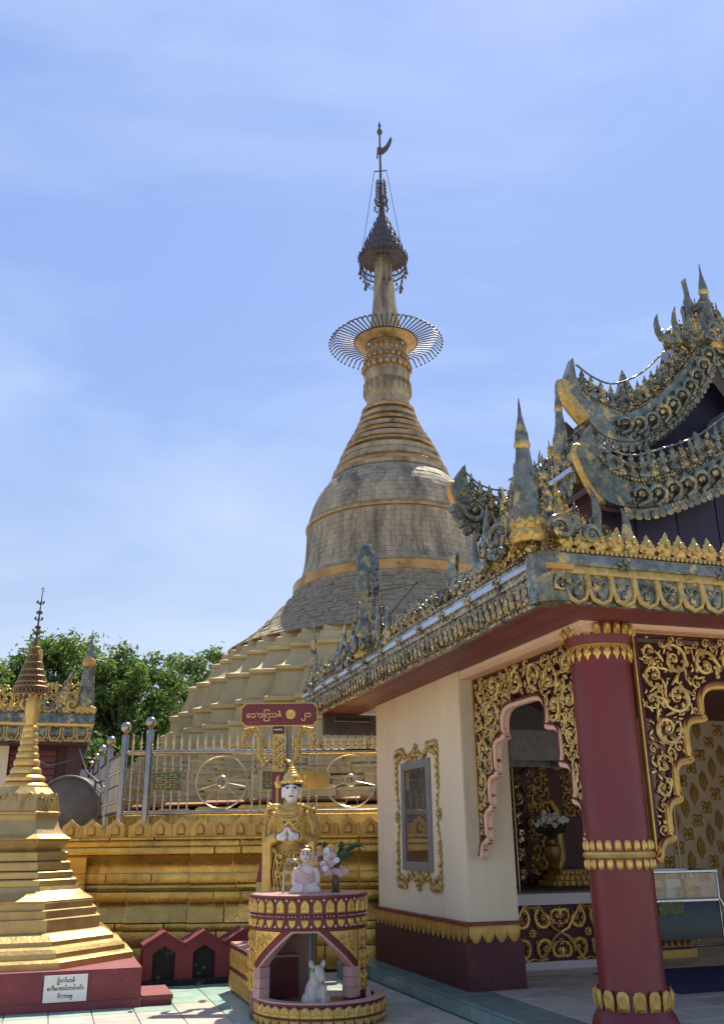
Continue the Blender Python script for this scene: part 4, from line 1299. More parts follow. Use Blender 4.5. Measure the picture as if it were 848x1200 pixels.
# ================================================================== GILDED TERRACE WALL
tw = thing('terrace_wall', 'gilded moulded terrace wall with pointed lotus merlons along its top', 'wall', (-2, 13.6, 0), radians(3.5))
segs = [(-2.30, -1.72, .34), (-1.72, -1.30, .24), (-1.30, -.44, .13), (-.44, .66, .0), (.66, 1.9, .06), (1.9, 3.4, .0)]
# (z0, z1, outward bottom, outward top, round)
courses = [(0, .30, .14, .14, 0), (.30, .50, .14, .14, 0), (.50, .60, .13, .13, 0), (.60, .86, .15, -.02, 0), (.86, .99, .05, .05, 0), (.99, 1.09, .0, .0, 1), (1.09, 1.23, .04, .04, 0), (1.23, 1.47, -.02, .13, 2), (1.47, 1.57, .15, .15, 0), (1.57, 1.66, .10, .10, 0), (1.66, 1.70, .17, .17, 0)]
for si, (xa, xb, yo) in enumerate(segs):
    for ci, (z0, z1, d0, d1, kind) in enumerate(courses):
        big = ci in (0, 1, 3)
        n = (1, 1, 2, 1)[ci % 4] if xb - xa < 1.1 else (2, 1, 2, 3)[(ci + si) % 4]
        sh_j = 0 if n == 1 else rng.uniform(-.16, .16)
        for i in range(n):
            p = xa + (xb - xa) * i / n + .010 + (sh_j if i else 0)
            q = xa + (xb - xa) * (i + 1) / n - .010 + (sh_j if i < n - 1 else 0)
            if kind == 1:
                pr = [(0, z0), (.03, z0 + .01), (.055, (z0 + z1) / 2), (.03, z1 - .01), (0, z1)]
            elif kind == 2:
                pr = [(-.01, z0 + .004), (-.02, z0 + .06), (.0, z0 + .12), (.055, z0 + .18), (.14, z1 - .004)]
            else:
                pr = [(d0, z0 + .005), (d0 + .004, z0 + .012), (d1 + .004, z1 - .012), (d1, z1 - .005)]
            jit = rng.uniform(-.012, .012)
            poly = [(-.5, z0)] + [(d + jit, z) for d, z in pr] + [(-.5, z1)]
            MB().prism(poly, lambda d, z, x: (x, yo - d, z), p, q).build('wall_block', GOLDW, tw, angle=30)
# core behind the joints and the return running back along the left side
core = MB()
for xa, xb, yo in segs: core.box(xa + .002, xb - .002, yo + .03, yo + 1.2, 0, 1.69)
core.build('wall_core', GOLDW, tw)
for ci, (z0, z1, d0, d1, kind) in enumerate(courses):
    d = max(d0, d1)
    MB().prism([(-2.30 - d, .24), (-4.8 - d, 7.5), (-4.0, 7.5), (-1.9, .24)], lambda x, y, z: (x, y, z), z0 + .004, z1 - .004).build('side_course', GOLDW, tw)
MB().box(-1.9, 3.4, .3, 5.5, 1.60, 1.685).build('terrace_paving', TERR, tw)
mo = MB().relief(mirror([(.48, 0), (.48, .62), (.38, .76), (.20, .90), (0, 1.12)]), .06, sc=.245, inner=.84, cen=(0, .45), bev=.9)
mo.relief(mirror([(.26, .06), (.26, .55), (.16, .72), (0, .88)]), .085, sc=.245, inner=.6, cen=(0, .4), bev=.6)
mom = mo.mesh('merlon', GOLD)
pil = MB().box(-.030, .030, -.05, .03, 0, .165, .012).mesh('merlon_pilaster', GOLD)
for si, (xa, xb, yo) in enumerate(segs):
    n = max(1, int((xb - xa) / .262))
    for k in range(n):
        x = xa + (k + .5) * (xb - xa) / n
        put('merlon', mom, tw, (x, yo - .06, 1.70), sc=(1.03, 1, .93 + .03 * sin(k * 7)))
        put('merlon_pilaster', pil, tw, (x + (xb - xa) / n / 2 - .005, yo - .07, 1.70))
for k in range(16):
    t = (k + .5) / 16
    put('merlon', mom, tw, (-2.38 - 2.5 * t, .3 + 7.2 * t, 1.70), radians(-70))

# ================================================================== STEEL RAILING
rail = thing('railing', 'polished steel railing with ball topped posts and spoked wheels on the gilded wall', 'railing', (0, 0, 0))
def post(x, y, z0, zt, r=.058):
    p = MB().lathe([(r, z0), (r, zt - .20), (r * .85, zt - .185), (r * .45, zt - .17), (r * .45, zt - .14)], 16, (x, y, 0)).build('post', STEEL, rail)
    MB().blob((x, y, zt - .075), .083, 16, 10).build('ball', STEEL, p)
RA, RB, RC = (-3.56, 14.0), (-3.19, 13.98), (.20, 14.12)
post(*RA, 1.70, 3.33, .052); post(*RB, 1.70, 3.40)
post(.45, 14.14, 1.70, 3.36)
LP = [(-4.20, 15.6), (-4.72, 17.0), (-5.28, 18.6), (-5.86, 20.3)]
for x, y in LP: post(x, y, 1.72, 3.30, .05)
def bar(a, b, z, r, name='rail', za=None):
    return MB().tube([(a[0], a[1], z), (b[0], b[1], z)], r, 10).build(name, STEEL, rail)
for a, b in ((RA, RB), (RB, (.45, 14.14))):
    bar(a, b, 2.885, .034); bar(a, b, 2.03, .034)
allp = [RA] + LP
for a, b in zip(allp[:-1], allp[1:]):
    bar(a, b, 2.90, .03); bar(a, b, 2.05, .03); bar(a, b, 2.45, .016)
balm = MB().lathe([(.0125, 2.03), (.0125, 2.885)], 6)
for zz in (2.22, 2.66): balm.blob((0, 0, zz), (.026, .026, .034), 7, 5)
balm = balm.mesh('baluster', STEEL)
spm = MB().lathe([(.012, 2.88), (.012, 3.0), (.016, 3.01), (.022, 3.05), (.003, 3.16)], 6)
for zz in (2.965, 3.02): spm.blob((.0, 0, zz), (.027, .02, .016), 7, 4)
spm = spm.mesh('spear_tip', mat('brassy_steel', (.62, .50, .30), (.5, .4, .22), .25, .9))
def run(a, b, step, me, name, skip=()):
    A, B = Vector(a), Vector(b)
    n = round((B - A).length / step)
    for k in range(1, n):
        p = A + (B - A) * (k / n)
        if any(abs(p.x - c) < w for c, w in skip): continue
        put(name, me, rail, (p.x, p.y, 0))
WH = [-2.11, -.22]
run(RB, (.45, 14.14), .118, balm, 'baluster', [(c, .40) for c in WH])
run(RB, (.45, 14.14), .118, spm, 'spear_tip')
run(RA, RB, .125, balm, 'baluster'); run(RA, RB, .125, spm, 'spear_tip')
for a, b in zip(allp[:-1], allp[1:]): run(a, b, .17, balm, 'baluster')
for cx in WH:
    w = MB().tube([(.375 * cos(2 * pi * k / 40), 0, .375 * sin(2 * pi * k / 40)) for k in range(41)], .013, 6).build('wheel', STEEL, rail, (cx, 14.02, 2.46))
    MB().tube([(.075 * cos(2 * pi * k / 20), -.01, .075 * sin(2 * pi * k / 20)) for k in range(21)], .018, 6).build('hub_ring', STEEL, w)
    hb_ = MB().blob((0, -.02, 0), .04, 8, 6)
    hb_.build('hub', STEEL, w)
    spk = MB().tube([(.08, 0, 0), (.22, 0, 0), (.36, 0, 0)], [.004, .008, .004], 5).mesh('spoke', STEEL)
    for k in range(12):
        put('spoke', spk, w, (0, 0, 0), rot=(0, 2 * pi * k / 12 + .2, 0))
for i, (x, z, lb) in enumerate(((-2.90, 2.47, 'green brass plaque with fine text left of the first railing wheel'), (-1.30, 2.47, 'dark brass plaque on the railing behind the maroon sign post'), (-.76, 2.46, 'golden brass plaque on the railing behind the crowned statue'))):
    p = thing('plaque', lb, 'plaque', (x, 13.95, z), 0, 'plaques fixed to the railing')
    MB().box(-.20, .20, -.012, .012, -.125, .125, .004).build('plate', PLQ if i < 2 else GOLDW, p)
    ln_ = MB()
    for r_ in range(6):
        for q in range(5):
            ln_.box(-.16 + q * .066, -.16 + q * .066 + .03 + .022 * ((q * 3 + r_) % 2), -.0145, -.0125, .085 - r_ * .033, .093 - r_ * .033)
    b = ln_.build('engraved_line', GOLD, p)
    b['kind'] = 'stuff'

# ================================================================== SMALL GOLD STUPA ON RED PLINTH
pl = thing('plinth', 'red painted plinth with chipped edges carrying the small gold stupa', 'plinth', L2W(-.62, 12.4), RZ)
MB().box(-1.9, 1.69, -1.36, 1.4, .08, .375, .012).build('plinth_block', PLINTH, pl)
MB().box(-1.9, 1.70, -1.375, 1.42, 0, .08, .006).build('plinth_foot', PLINTH, pl)
st = thing('step_slab', 'low red slab stepping out beside the plinth end', 'slab', L2W(1.24, 11.43), RZ)
MB().box(-.16, .17, -.38, .36, .055, .10, .006).build('slab_top', PLINTH, st)
MB().box(-.16, .16, -.37, .35, 0, .055).build('slab_side', NICHE, st)
lb = thing('donor_plate', 'white plate with three lines of black Burmese writing on the red plinth', 'plate', L2W(.30, 11.02, .215), RZ)
MB().box(-.215, .215, -.008, .006, -.125, .125).build('plate', LABELW, lb)
for i, tx in enumerate(('ဦးသီဟန်', 'ေဒါ်ေအာင်တင်ဝင်း', 'မိသားစု')):
    put('lettering', text_mesh(tx, .047, .0015, BLACK, bold=.0012), lb, (0, -.0095, .072 - i * .072), rot=(pi / 2, 0, 0))
ss = thing('small_stupa', 'small gilded octagonal stupa with ringed spire and filigree crown', 'stupa', (-4.23, 11.86, .375), RZ)
OCT = [(cos(pi / 8 + k * pi / 4) / cos(pi / 8), sin(pi / 8 + k * pi / 4) / cos(pi / 8)) for k in range(8)]
def octs(name, prof, m=GOLDP):
    return MB().stack(OCT, [(r, z - .375) for r, z in prof]).build(name, m, ss, angle=20)
octs('base_moulding', [(1.40, .375), (1.40, .44), (1.38, .455), (1.31, .47), (1.305, .52), (1.27, .56), (1.19, .58)])
octs('base_moulding', [(1.175, .58), (1.17, .625), (1.12, .66), (1.07, .695), (1.02, .705)])
octs('base_course', [(1.01, .705), (1.01, .83), (.975, .84)])
octs('base_course', [(.96, .84), (.96, .92), (.93, .93)])
octs('base_course', [(.915, .93), (.915, 1.0), (.89, 1.01)])
octs('flared_skirt', [(.905, 1.0), (.91, 1.02), (.82, 1.065), (.755, 1.12), (.735, 1.165)])
for r, a, b in ((.715, 1.16, 1.24), (.66, 1.245, 1.325), (.625, 1.33, 1.43), (.585, 1.435, 1.54)):
    octs('step_course', [(r - .015, a), (r, a + .008), (r, b - .012), (r - .02, b)])
octs('lotus_drum', [(.50, 1.54), (.53, 1.58), (.585, 1.65), (.575, 1.675)])
octs('bell_skirt', [(.595, 1.67), (.605, 1.685), (.52, 1.735), (.465, 1.81), (.435, 1.90)])
octs('bell_body', [(.435, 1.90), (.44, 1.95), (.458, 1.96), (.458, 1.985), (.42, 2.0), (.405, 2.10), (.37, 2.20), (.30, 2.28)])
for zz, r, h in ((2.26, .275, .085), (2.35, .235, .085), (2.44, .182, .09), (2.54, .155, .09), (2.635, .135, .075), (2.715, .12, .08), (2.80, .108, .08), (2.885, .098, .075), (2.965, .09, .07)):
    MB().lathe([(r * .80, zz - .01 - .375), (r, zz + .01 - .375), (r * 1.03, zz + h * .5 - .375), (r * .95, zz + h * .85 - .375), (r * .72, zz + h + .01 - .375)], 28).build('spire_ring', GOLDB, ss)
MB().lathe([(.06, 3.02 - .375), (.07, 3.10 - .375), (.092, 3.22 - .375), (.085, 3.34 - .375), (.06, 3.46 - .375), (.05, 4.0 - .375)], 20).build('spire_bud', GOLDB, ss)
for k in range(8):
    a = pi * k / 4
    o = MB()
    spiral(o, -.09, .0, .048, 0, 1, 1.3, .18, 0, leaf=False); spiral(o, .09, .0, .048, pi, -1, 1.3, .18, 0, leaf=False)
    o.tube([(-.04, -.005, .01), (0, -.012, -.16), (.04, -.005, .01)], .013, 5, ref=(0, 1, 0))
    o.build('bell_garland', GOLDP, ss, (.392 * sin(a), -.392 * cos(a), 2.17 - .375), rz=0, rot=(radians(-12), 0, a))
sh_ = thing('filigree_umbrella', 'brassy filigree crown with needle finial on the small gold stupa', 'ornament', (-4.28, 11.86, 3.42), RZ)
BRASSD = mat('tarnished_brass', (.36, .23, .085), (.22, .14, .06), .45, .6, 20, .2, 60)
prof = [(.215, 0), (.215, .10), (.19, .16), (.165, .24), (.14, .32), (.11, .42), (.082, .52), (.055, .62), (.03, .70)]
b = MB()
for (r, z), (r2, z2) in zip(prof[:-1], prof[1:]):
    n = 26
    for k in range(n):
        a, a2 = 2 * pi * k / n, 2 * pi * (k + 1) / n
        b.tube([(r * cos(a), r * sin(a), z), (r2 * cos(a2), r2 * sin(a2), z2)], .005, 4)
        b.tube([(r * cos(a2), r * sin(a2), z), (r2 * cos(a), r2 * sin(a), z2)], .005, 4)
b.build('filigree', BRASSD, sh_)
for r, z in prof[:-1]:
    MB().tube([(r * cos(2 * pi * k / 24), r * sin(2 * pi * k / 24), z) for k in range(25)], .010, 5).build('crown_hoop', BRASSD, sh_)
MB().lathe([(.17, .0), (.16, .10), (.12, .3), (.06, .55), (.02, .72)], 16).build('inner_cone', WOODD, sh_)
dl = MB().relief(DROP, .012, sc=.05).mesh('crown_drop', GOLDC)
for k in range(18):
    a = 2 * pi * k / 18
    put('crown_drop', dl, sh_, (.21 * sin(a), -.21 * cos(a), .0), a)
MB().tube([(0, 0, .68), (0, 0, 1.0), (.012, 0, 1.36)], [.016, .011, .006], 6).build('needle', IRON, sh_)
for z, r in ((.78, .03), (.86, .028), (.98, .05), (1.06, .03), (1.20, .045)):
    b = MB()
    for k in range(6):
        a = pi * k / 3 + z * 5
        b.tube([(0, 0, z), (r * cos(a), r * sin(a), z + .02)], .005, 4)
        b.blob((r * cos(a), r * sin(a), z + .03), (.011, .011, .022), 5, 4)
    b.build('needle_flower', IRON, sh_)
MB().blob((.012, 0, 1.40), (.022, .022, .04), 7, 5).build('needle_orb', CHROME, sh_)

# ================================================================== NICHE ROW
nr = thing('niche_row', 'row of small red gabled lamp niches black inside', 'niches', L2W(1.95, 12.42), RZ)
MB().box(-.80, .82, -.03, .34, -.0, .07).build('plinth_ledge', BLACKM, nr)
for i in range(3):
    x = -.50 + i * .485
    w = .2425
    out = [(-w, .07), (-w, .43), (0, .575), (w, .43), (w, .07)]
    hole = [(.135, .07), (.135, .36), (0, .44), (-.135, .36), (-.135, .07)]
    fr = MB().prism([(-w, .07), (-w, .43), (0, .575), (w, .43), (w, .07)] + hole, lambda a, c, d: (x + a, d, c), .0, .09)
    nch = fr.build('niche', NICHE, nr)
    MB().prism(out, lambda a, c, d: (x + a * .995, d, c * .995 + .0004), .09, .42).build('niche_body', NICHE, nch)
    MB().prism([(a * 1.02, c) for a, c in hole], lambda a, c, d: (x + a, d, c), .078, .0895).build('niche_back', BLACKM, nch)  # near-black sheet across the back of the opening
    cap = [(-w - .015, .425), (0, .572), (w + .015, .425), (w + .015, .46), (0, .608), (-w - .015, .46)]
    MB().prism(cap, lambda a, c, d: (x + a, d, c), -.02, .43).build('niche_roof', NICHE, nch)

# ================================================================== SHRINE CORNER BEHIND THE SMALL STUPA
sp_root = thing('neighbour_shrine', 'second shrine with gilt fascia, carved corner finial and cream wall beyond the small stupa', 'shrine', (-5.3, 18.0, 0), RZ)
MB().box(-4.0, -1.42, .55, 4.0, 0, 3.42).build('wall', CREAM, sp_root)
MB().box(-1.42, -.22, .7, 4.0, 2.5, 3.42).build('timber_screen', WOODD, sp_root)
for k in range(5):
    MB().box(-1.40, -.55, .66, .70, 2.78 + k * .12, 2.885 + k * .12, .004).build('screen_plank', SOFFIT, sp_root)
MB().prism([(-.35, 2.0), (-.22, 2.0), (.0, 3.42), (-.35, 3.42)], lambda x, z, d: (x, d, z), .5, 3.8).build('bracket', WOODD, sp_root)
MB().box(-4.0, .02, .06, 4.5, 3.42, 3.47).build('soffit', WOODD, sp_root)
MB().box(-4.0, .05, .0, .06, 3.46, 3.75).build('fascia', MOSAICG, sp_root)
MB().box(.0, .05, .06, 4.5, 3.46, 3.75).build('fascia', MOSAICG, sp_root)
MB().box(-4.0, .08, -.06, .0, 3.75, 3.80).build('gold_moulding', GOLDB, sp_root)
MB().box(-4.0, .10, -.07, 4.5, 3.80, 3.98, .02).build('gutter_bar', MOSAIC, sp_root)
rm = MB().tube([(-.10, 0, 0), (-.10, -.02, -.16), (-.05, -.03, -.25), (.05, -.03, -.25), (.10, -.02, -.16), (.10, 0, 0)], .022, 6, ref=(0, 1, 0)).mesh('pendant_rim', GOLDC)
rd = MB().relief(mirror([(.35, -.9), (.45, -.5), (.45, 0)]), .04, sc=.2, inner=.6, cen=(0, -.45)).mesh('pendant', MOSAIC)
for k in range(12):
    o = put('pendant', rd, sp_root, (-.12 - k * .25, -.005, 3.73))
    put('pendant_rim', rm, o)
rcm = MB().relief(CREST, .05, sc=.24, inner=.5, cen=(0, .42)).mesh('crest_leaf', GOLDC)
for k in range(17):
    put('crest_leaf', rcm, sp_root, (-.25 - k * .2, .05, 3.98))
sc_ = scroll_fill(lambda x, z: -1.9 < x < -.05 and 0 < z < (.55 if x < -.9 else .62), (-1.9, -.05, 0, .62), .15, .05, .17, 21, maxn=40)
sc_.build('carved_crest', GOLDC, sp_root, (0, .02, 3.97))
fsp = MB().rings([[(r * cos(q) + .012 * h, r * .8 * sin(q), h) for q in [2 * pi * k / 8 for k in range(8)]] for r, h in ((.16, 0), (.17, .2), (.135, .55), (.10, .85), (.11, .92), (.08, 1.08), (.03, 1.30), (.004, 1.62))])
fo = fsp.build('roof_finial', MOSAIC, sp_root, (-.10, .05, 4.05))
MB().lathe([(.105, .86), (.13, .90), (.125, .98), (.07, 1.06)], 10).build('finial_collar', COPPER, fo)
for k, (d, s, m) in enumerate(((.28, 1.6, 1), (.48, 1.0, 1), (.68, .8, 0), (.9, .6, 1), (1.15, .8, 0))):
    put('flame_leaf', FL[1 if m else 0], fo, (-d, -.03, -.05), rot=(0, 0, pi), sc=(s, 1.4, s))
for k in range(3):
    o = MB(); spiral(o, -.25 - k * .42, .10, .13, 0, 1 if k % 2 else -1, 1.4, .24, -.08, leaf=False, n=7)
    o.build('volute', (GOLDC, MOSAIC)[k % 2], fo)
gb_ = MB()
for k in range(7): gb_.blob((-.14 + .05 * k, -.12, .0 + .02 * (k % 2)), (.06, .06, .08), 6, 4)
gb_.build('gilt_base', GOLDC, fo)
tk = thing('round_drum', 'dark weather-stained round drum lying on its side under the shrine eave', 'drum', (-5.05, 16.7, 2.18))
dr = MB().lathe([(.0, -.4), (.52, -.4), (.56, -.37), (.56, .37), (.52, .4), (.0, .4)], 32)
dr.xf(Matrix.Rotation(pi / 2, 4, 'X')); dr.build('drum_body', TANK, tk)
rim_ = MB().tube([(.54 * cos(2 * pi * k / 32), -.41, .54 * sin(2 * pi * k / 32)) for k in range(33)], .025, 6); rim_.build('drum_rim', TANK, tk)
for s in (-.3, .3): MB().box(s - .05, s + .05, -.3, .3, -2.18, -.44).build('drum_stand', WOODD, tk)
cb_ = tag(MB().tube([(-5.7, 16.0, 3.05), (-5.3, 15.9, 2.86), (-4.9, 15.85, 2.95), (-4.78, 15.8, 3.12), (-4.6, 15.7, 2.75), (-4.2, 15.6, 2.45)], .016, 5).build('cable', BLACK), 'black cable sagging from shrine eave to the railing', 'cable')
bw = thing('boundary_wall', 'pale whitewashed boundary wall with grey coping behind the railing', 'wall', (-9, 26, 0))
MB().box(-14, 6.2, 0, .3, 0, 3.2).build('wall_face', PLAST, bw)
MB().box(-14, 6.25, -.15, .6, 3.2, 3.55).build('coping', ROOFG, bw)

# ================================================================== FOUNTAIN SHRINE OF THE PLANETARY POST
FX, FY = -.595, 10.2
ft = thing('fountain_shrine', 'round maroon and gold fountain shrine with arched niche and scalloped front basin', 'fountain', (FX, FY, 0))
def curved(zl, r0, r1, z1, n=72, phi0=-pi, phi1=pi):
    """curved wall, phi = 0 faces the court; zl(phi) gives its lower edge"""
    rs = []
    for k in range(n + 1):
        p = phi0 + (phi1 - phi0) * k / n
        z0 = zl(p)
        rs.append([(r * sin(p), -r * cos(p), z) for r, z in ((r0, z0), (r1, z0), (r1, z1), (r0, z1))])
    return MB().rings(rs, True, True)
A0, A1 = radians(12), radians(56)
def low_edge(p):
    a = abs(p)
    if a > pi / 2: return .70 if radians(136) < p < radians(176) else .0
    if a < A0: return .80
    if a < A1: return .80 - (a - A0) / (A1 - A0) * .36
    return .0
curved(low_edge, .50, .575, .83, 180).build('drum_wall', MAROON, ft, angle=25)
curved(lambda p: low_edge(p) + (.004 if low_edge(p) else 0), .485, .50, .828, 180).build('inner_tile_lining', PINKT, ft, angle=25)
for s0, s1 in ((-A1, A1),):
    rs = []
    for k in range(41):
        p = s0 + (s1 - s0) * k / 40
        pp = (p + pi) % (2 * pi) - pi
        z = low_edge(pp) if 0 < low_edge(pp) else .44
        rs.append([(r * sin(p), -r * cos(p), zz) for r, zz in ((.48, z - .014), (.58, z - .014), (.58, z + .012), (.48, z + .012))])
    MB().rings(rs).build('arch_lining', PINKT, ft)
# pink tiled jambs of the opening, one tile above the other
for s in (-1, 1):
    for k in range(3):
        jm = curved(lambda p: .20 + k * .09 + .002, .47, .585, .20 + (k + 1) * .09 - .002, 4, s * A1 - radians(7), s * A1 + radians(7))
        jm.build('jamb_tile', PINKT, ft)
MB().lathe([(.575, .80), (.592, .805), (.592, .82), (.582, .825), (.582, 1.085), (.60, 1.092), (.60, 1.115), (.56, 1.12), (.45, 1.10)], 64, cap1=True).build('drum_frieze', MAROON, ft)
MB().lathe([(.50, 1.1), (.575, 1.118), (.55, 1.126), (.0, 1.126)], 48).build('drum_top', PINKT, ft)
MB().tube([(.592 * cos(2 * pi * k / 64), .592 * sin(2 * pi * k / 64), .932) for k in range(65)], .009, 5).build('frieze_fillet', MAROON, ft)
md = MB().relief(mirror([(.34, 0), (.35, .50), (.29, .76), (.13, .95), (0, 1.05)]), .022, sc=.132, inner=.78, cen=(0, .45))
spiral(md, -.018, .045, .016, 0, 1, 1, .2, -.02, leaf=False); spiral(md, .018, .045, .016, pi, -1, 1, .2, -.02, leaf=False)
md.blob((0, -.02, .085), (.012, .008, .016), 5, 4)
md = md.mesh('medallion', GOLDB)
md2 = MB().relief(mirror([(.05, -1.0), (.30, -.78), (.42, -.4), (.42, 0)]), .02, sc=.094, inner=.75, cen=(0, -.42))
md2.blob((0, -.018, -.03), (.014, .008, .014), 6, 4)
md2 = md2.mesh('lower_medallion', GOLDB)
dot = MB().blob((0, 0, 0), (.006, .005, .006), 5, 4).mesh('white_dot', WHITE)
NM = 30
for k in range(NM):
    a = 2 * pi * k / NM
    if abs((a + pi) % (2 * pi) - pi) > 2.0: continue
    put('medallion', md, ft, (.582 * sin(a), -.582 * cos(a), .958), a, sc=(1, 1, .92))
    put('lower_medallion', md2, ft, (.582 * sin(a), -.582 * cos(a), .905), a, sc=(.95, 1, .85))
    for q in (-.035, 0, .035):
        b = a + q / .58
        put('white_dot', dot, ft, (.602 * sin(b), -.602 * cos(b), .933))
    b = a + pi / NM
    put('white_dot', dot, ft, (.585 * sin(b), -.585 * cos(b), 1.075), sc=(1.6, 1.6, 2.2))
    put('white_dot', dot, ft, (.585 * sin(b), -.585 * cos(b), .84), sc=(1.6, 1.6, 2.2))
# gold carved spandrels and pillar panels
for s in (-1, 1):
    sd = MB()
    def onc(x, z, d): return ((.577 + d) * sin(x), -(.577 + d) * cos(x), z)
    n = 8
    rows_ = []
    for i in range(n + 1):
        t = i / n
        a = s * radians(24 + 34 * t)
        rows_.append([onc(a, .785 - (.27 * t), 0), onc(a, .785 - .27 * t, .014), onc(a, .797, .014), onc(a, .797, 0)])
    sd.rings(rows_)
    for q in range(7):
        t = .35 + .6 * q / 6
        a = s * radians(24 + 32 * t)
        zz = .79 - .14 * t + (.05 if q % 2 else -.03) * t
        c = Vector(onc(a, zz, .016))
        m_ = MB(); spiral(m_, 0, 0, .035 * (0.6 + .5 * t), q, (-1) ** q, 1.2, .2, 0, leaf=False)
        m_.xf(Matrix.Translation(c) @ Matrix.Rotation(a, 4, 'Z')); sd.merge(m_)
    sd.build('spandrel', GOLDB, ft)
    for k in range(3):
        for j in range(2):
            a = s * radians(67 + 13 * j)
            pm_ = MB().box(-.055, .055, -.010, .01, -.085, .085, .004)
            spiral(pm_, 0, .03, .036, 1, 1, 1.3, .2, -.012, leaf=False); spiral(pm_, 0, -.035, .034, 2, -1, 1.3, .2, -.012, leaf=False)
            pm_.build('carved_panel', GOLDB, ft, (.578 * sin(a), -.578 * cos(a), .71 - k * .185), a)
# basin
BX, BY, BR = .125, -.135, .625
bas = MB()
rs = []
for k in range(49):
    p = -radians(112) + radians(224) * k / 48
    rs.append([(BX + r * sin(p), BY - r * cos(p), z) for r, z in ((BR - .085, .0), (BR, .0), (BR, .17), (BR + .012, .18), (BR + .012, .20), (BR - .085, .20))])
bas.rings(rs); bas.build('basin_wall', MAROON, ft, angle=25)
MB().rings([[(BX + r * sin(p), BY - r * cos(p), z) for r, z in ((BR - .09, .2), (BR + .015, .2), (BR + .015, .212), (BR - .09, .212))] for p in [-radians(112) + radians(224) * k / 48 for k in range(49)]]).build('basin_rim', PINKT, ft, angle=25)
MB().lathe([(.565, .0), (.565, .11), (.0, .11)], 40, (BX, BY, 0)).build('basin_floor', PINKT, ft)
for k in range(23):
    p = -radians(104) + radians(208) * k / 22
    put('medallion', md, ft, (BX + (BR) * sin(p), BY - BR * cos(p), .082), p, sc=(1.25, 1, .72))
    put('lower_medallion', md2, ft, (BX + (BR) * sin(p), BY - BR * cos(p), .068), p, sc=(1.2, 1, .72))
    b = p + radians(104) / 22
    put('white_dot', dot, ft, (BX + BR * sin(b), BY - BR * cos(b), .15), sc=1.5)
# side cistern
sb = thing('side_cistern', 'low box cistern faced with gilt ribbed panels beside the fountain shrine', 'cistern', L2W(2.37, 11.02), RZ)
MB().box(-.21, .21, -.76, .78, 0, .49).build('cistern_body', MAROON, sb)
MB().box(-.225, .225, -.78, .80, .49, .515, .006).build('cistern_top', PINKT, sb)
for r_ in range(2):
    for k in range(15):
        b = MB().box(-.014, .012, -.040, .040, .03 + r_ * .235, .215 + r_ * .235, .008)
        b.blob((-.016, 0, .12 + r_ * .235), (.012, .022, .07), 6, 4)
        b.build('rib_panel', GOLD, sb, (-.214, -.70 + k * .103, 0))
# pipe, spout
pp_ = tag(MB().tube([(FX + .035, FY - .22, .11), (FX + .035, FY - .22, .87)], .021, 10).build('water_pipe', BLUEP), 'blue grey water pipe rising inside the fountain niche', 'pipe')
spt = tag(MB().tube([(FX - .24 , FY - .25, 1.12)] + [(FX - .24 + .095 * (1 - cos(pi * k / 12)), FY - .25 - .02 * k / 12, 1.30 + .14 * sin(pi * k / 12)) for k in range(11)], [.013] + [.013] * 10 + [.010], 8).build('tap_spout', STEEL), 'bent silver tap spout arching over the fountain top', 'spout')

# ---- seated white animal in the niche
def limb(pts, rads, n=10): return MB().tube(pts, rads, n)
an = MB()
an.blob((0, .02, .14), (.105, .12, .135), 16, 12)
an.blob((0, -.015, .205), (.082, .085, .10), 14, 10)
an.blob((.0, .0, .30), (.062, .062, .07), 14, 10)
an.blob((.01, -.045, .325), (.064, .072, .062), 14, 10)
an.tube([(.012, -.06, .325), (.022, -.10, .295), (.030, -.135, .262), (.034, -.15, .245)], [.058, .048, .034, .022], 12)
for s in (-1, 1):
    an.tube([(s * .05 + .008, -.02, .365), (s * .062 + .008, -.015, .405), (s * .066 + .008, -.015, .425)], [.028, .026, .012], 8)
    an.tube([(s * .055, -.05, .20), (s * .055, -.10, .10), (s * .052, -.115, .03), (s * .052, -.135, .015)], [.042, .034, .028, .024], 10)
    an.blob((s * .085, .0, .075), (.055, .095, .075), 12, 8)
    an.blob((s * .085, -.09, .022), (.036, .055, .024), 10, 6)
an_o = thing('animal_statue', 'white stone guinea pig statue sitting upright inside the fountain niche', 'statue', (FX + .10, FY - .40, .112), radians(14))
ab = put('animal_body', remesh(an, 'animal_body', WHITED, .0085, 3), an_o)
for s in (-1, 1):
    MB().blob((s * .052 + .014, -.086, .336), (.010, .008, .012), 8, 6).build('eye', BLACK, an_o)
    MB().tube([(s * .052 + .014 + .014 * cos(q), -.088 + .004 * sin(q), .345 + .014 * sin(q)) for q in [pi * k / 6 for k in range(7)]], .003, 4).build('brow_mark', BLACK, an_o)
MB().blob((.035, -.158, .25), (.012, .008, .008), 7, 5).build('nose', IRON, an_o)
MB().lathe([(.16, -.012), (.16, .006), (.0, .006)], 20).build('statue_base', WHITED, an_o)

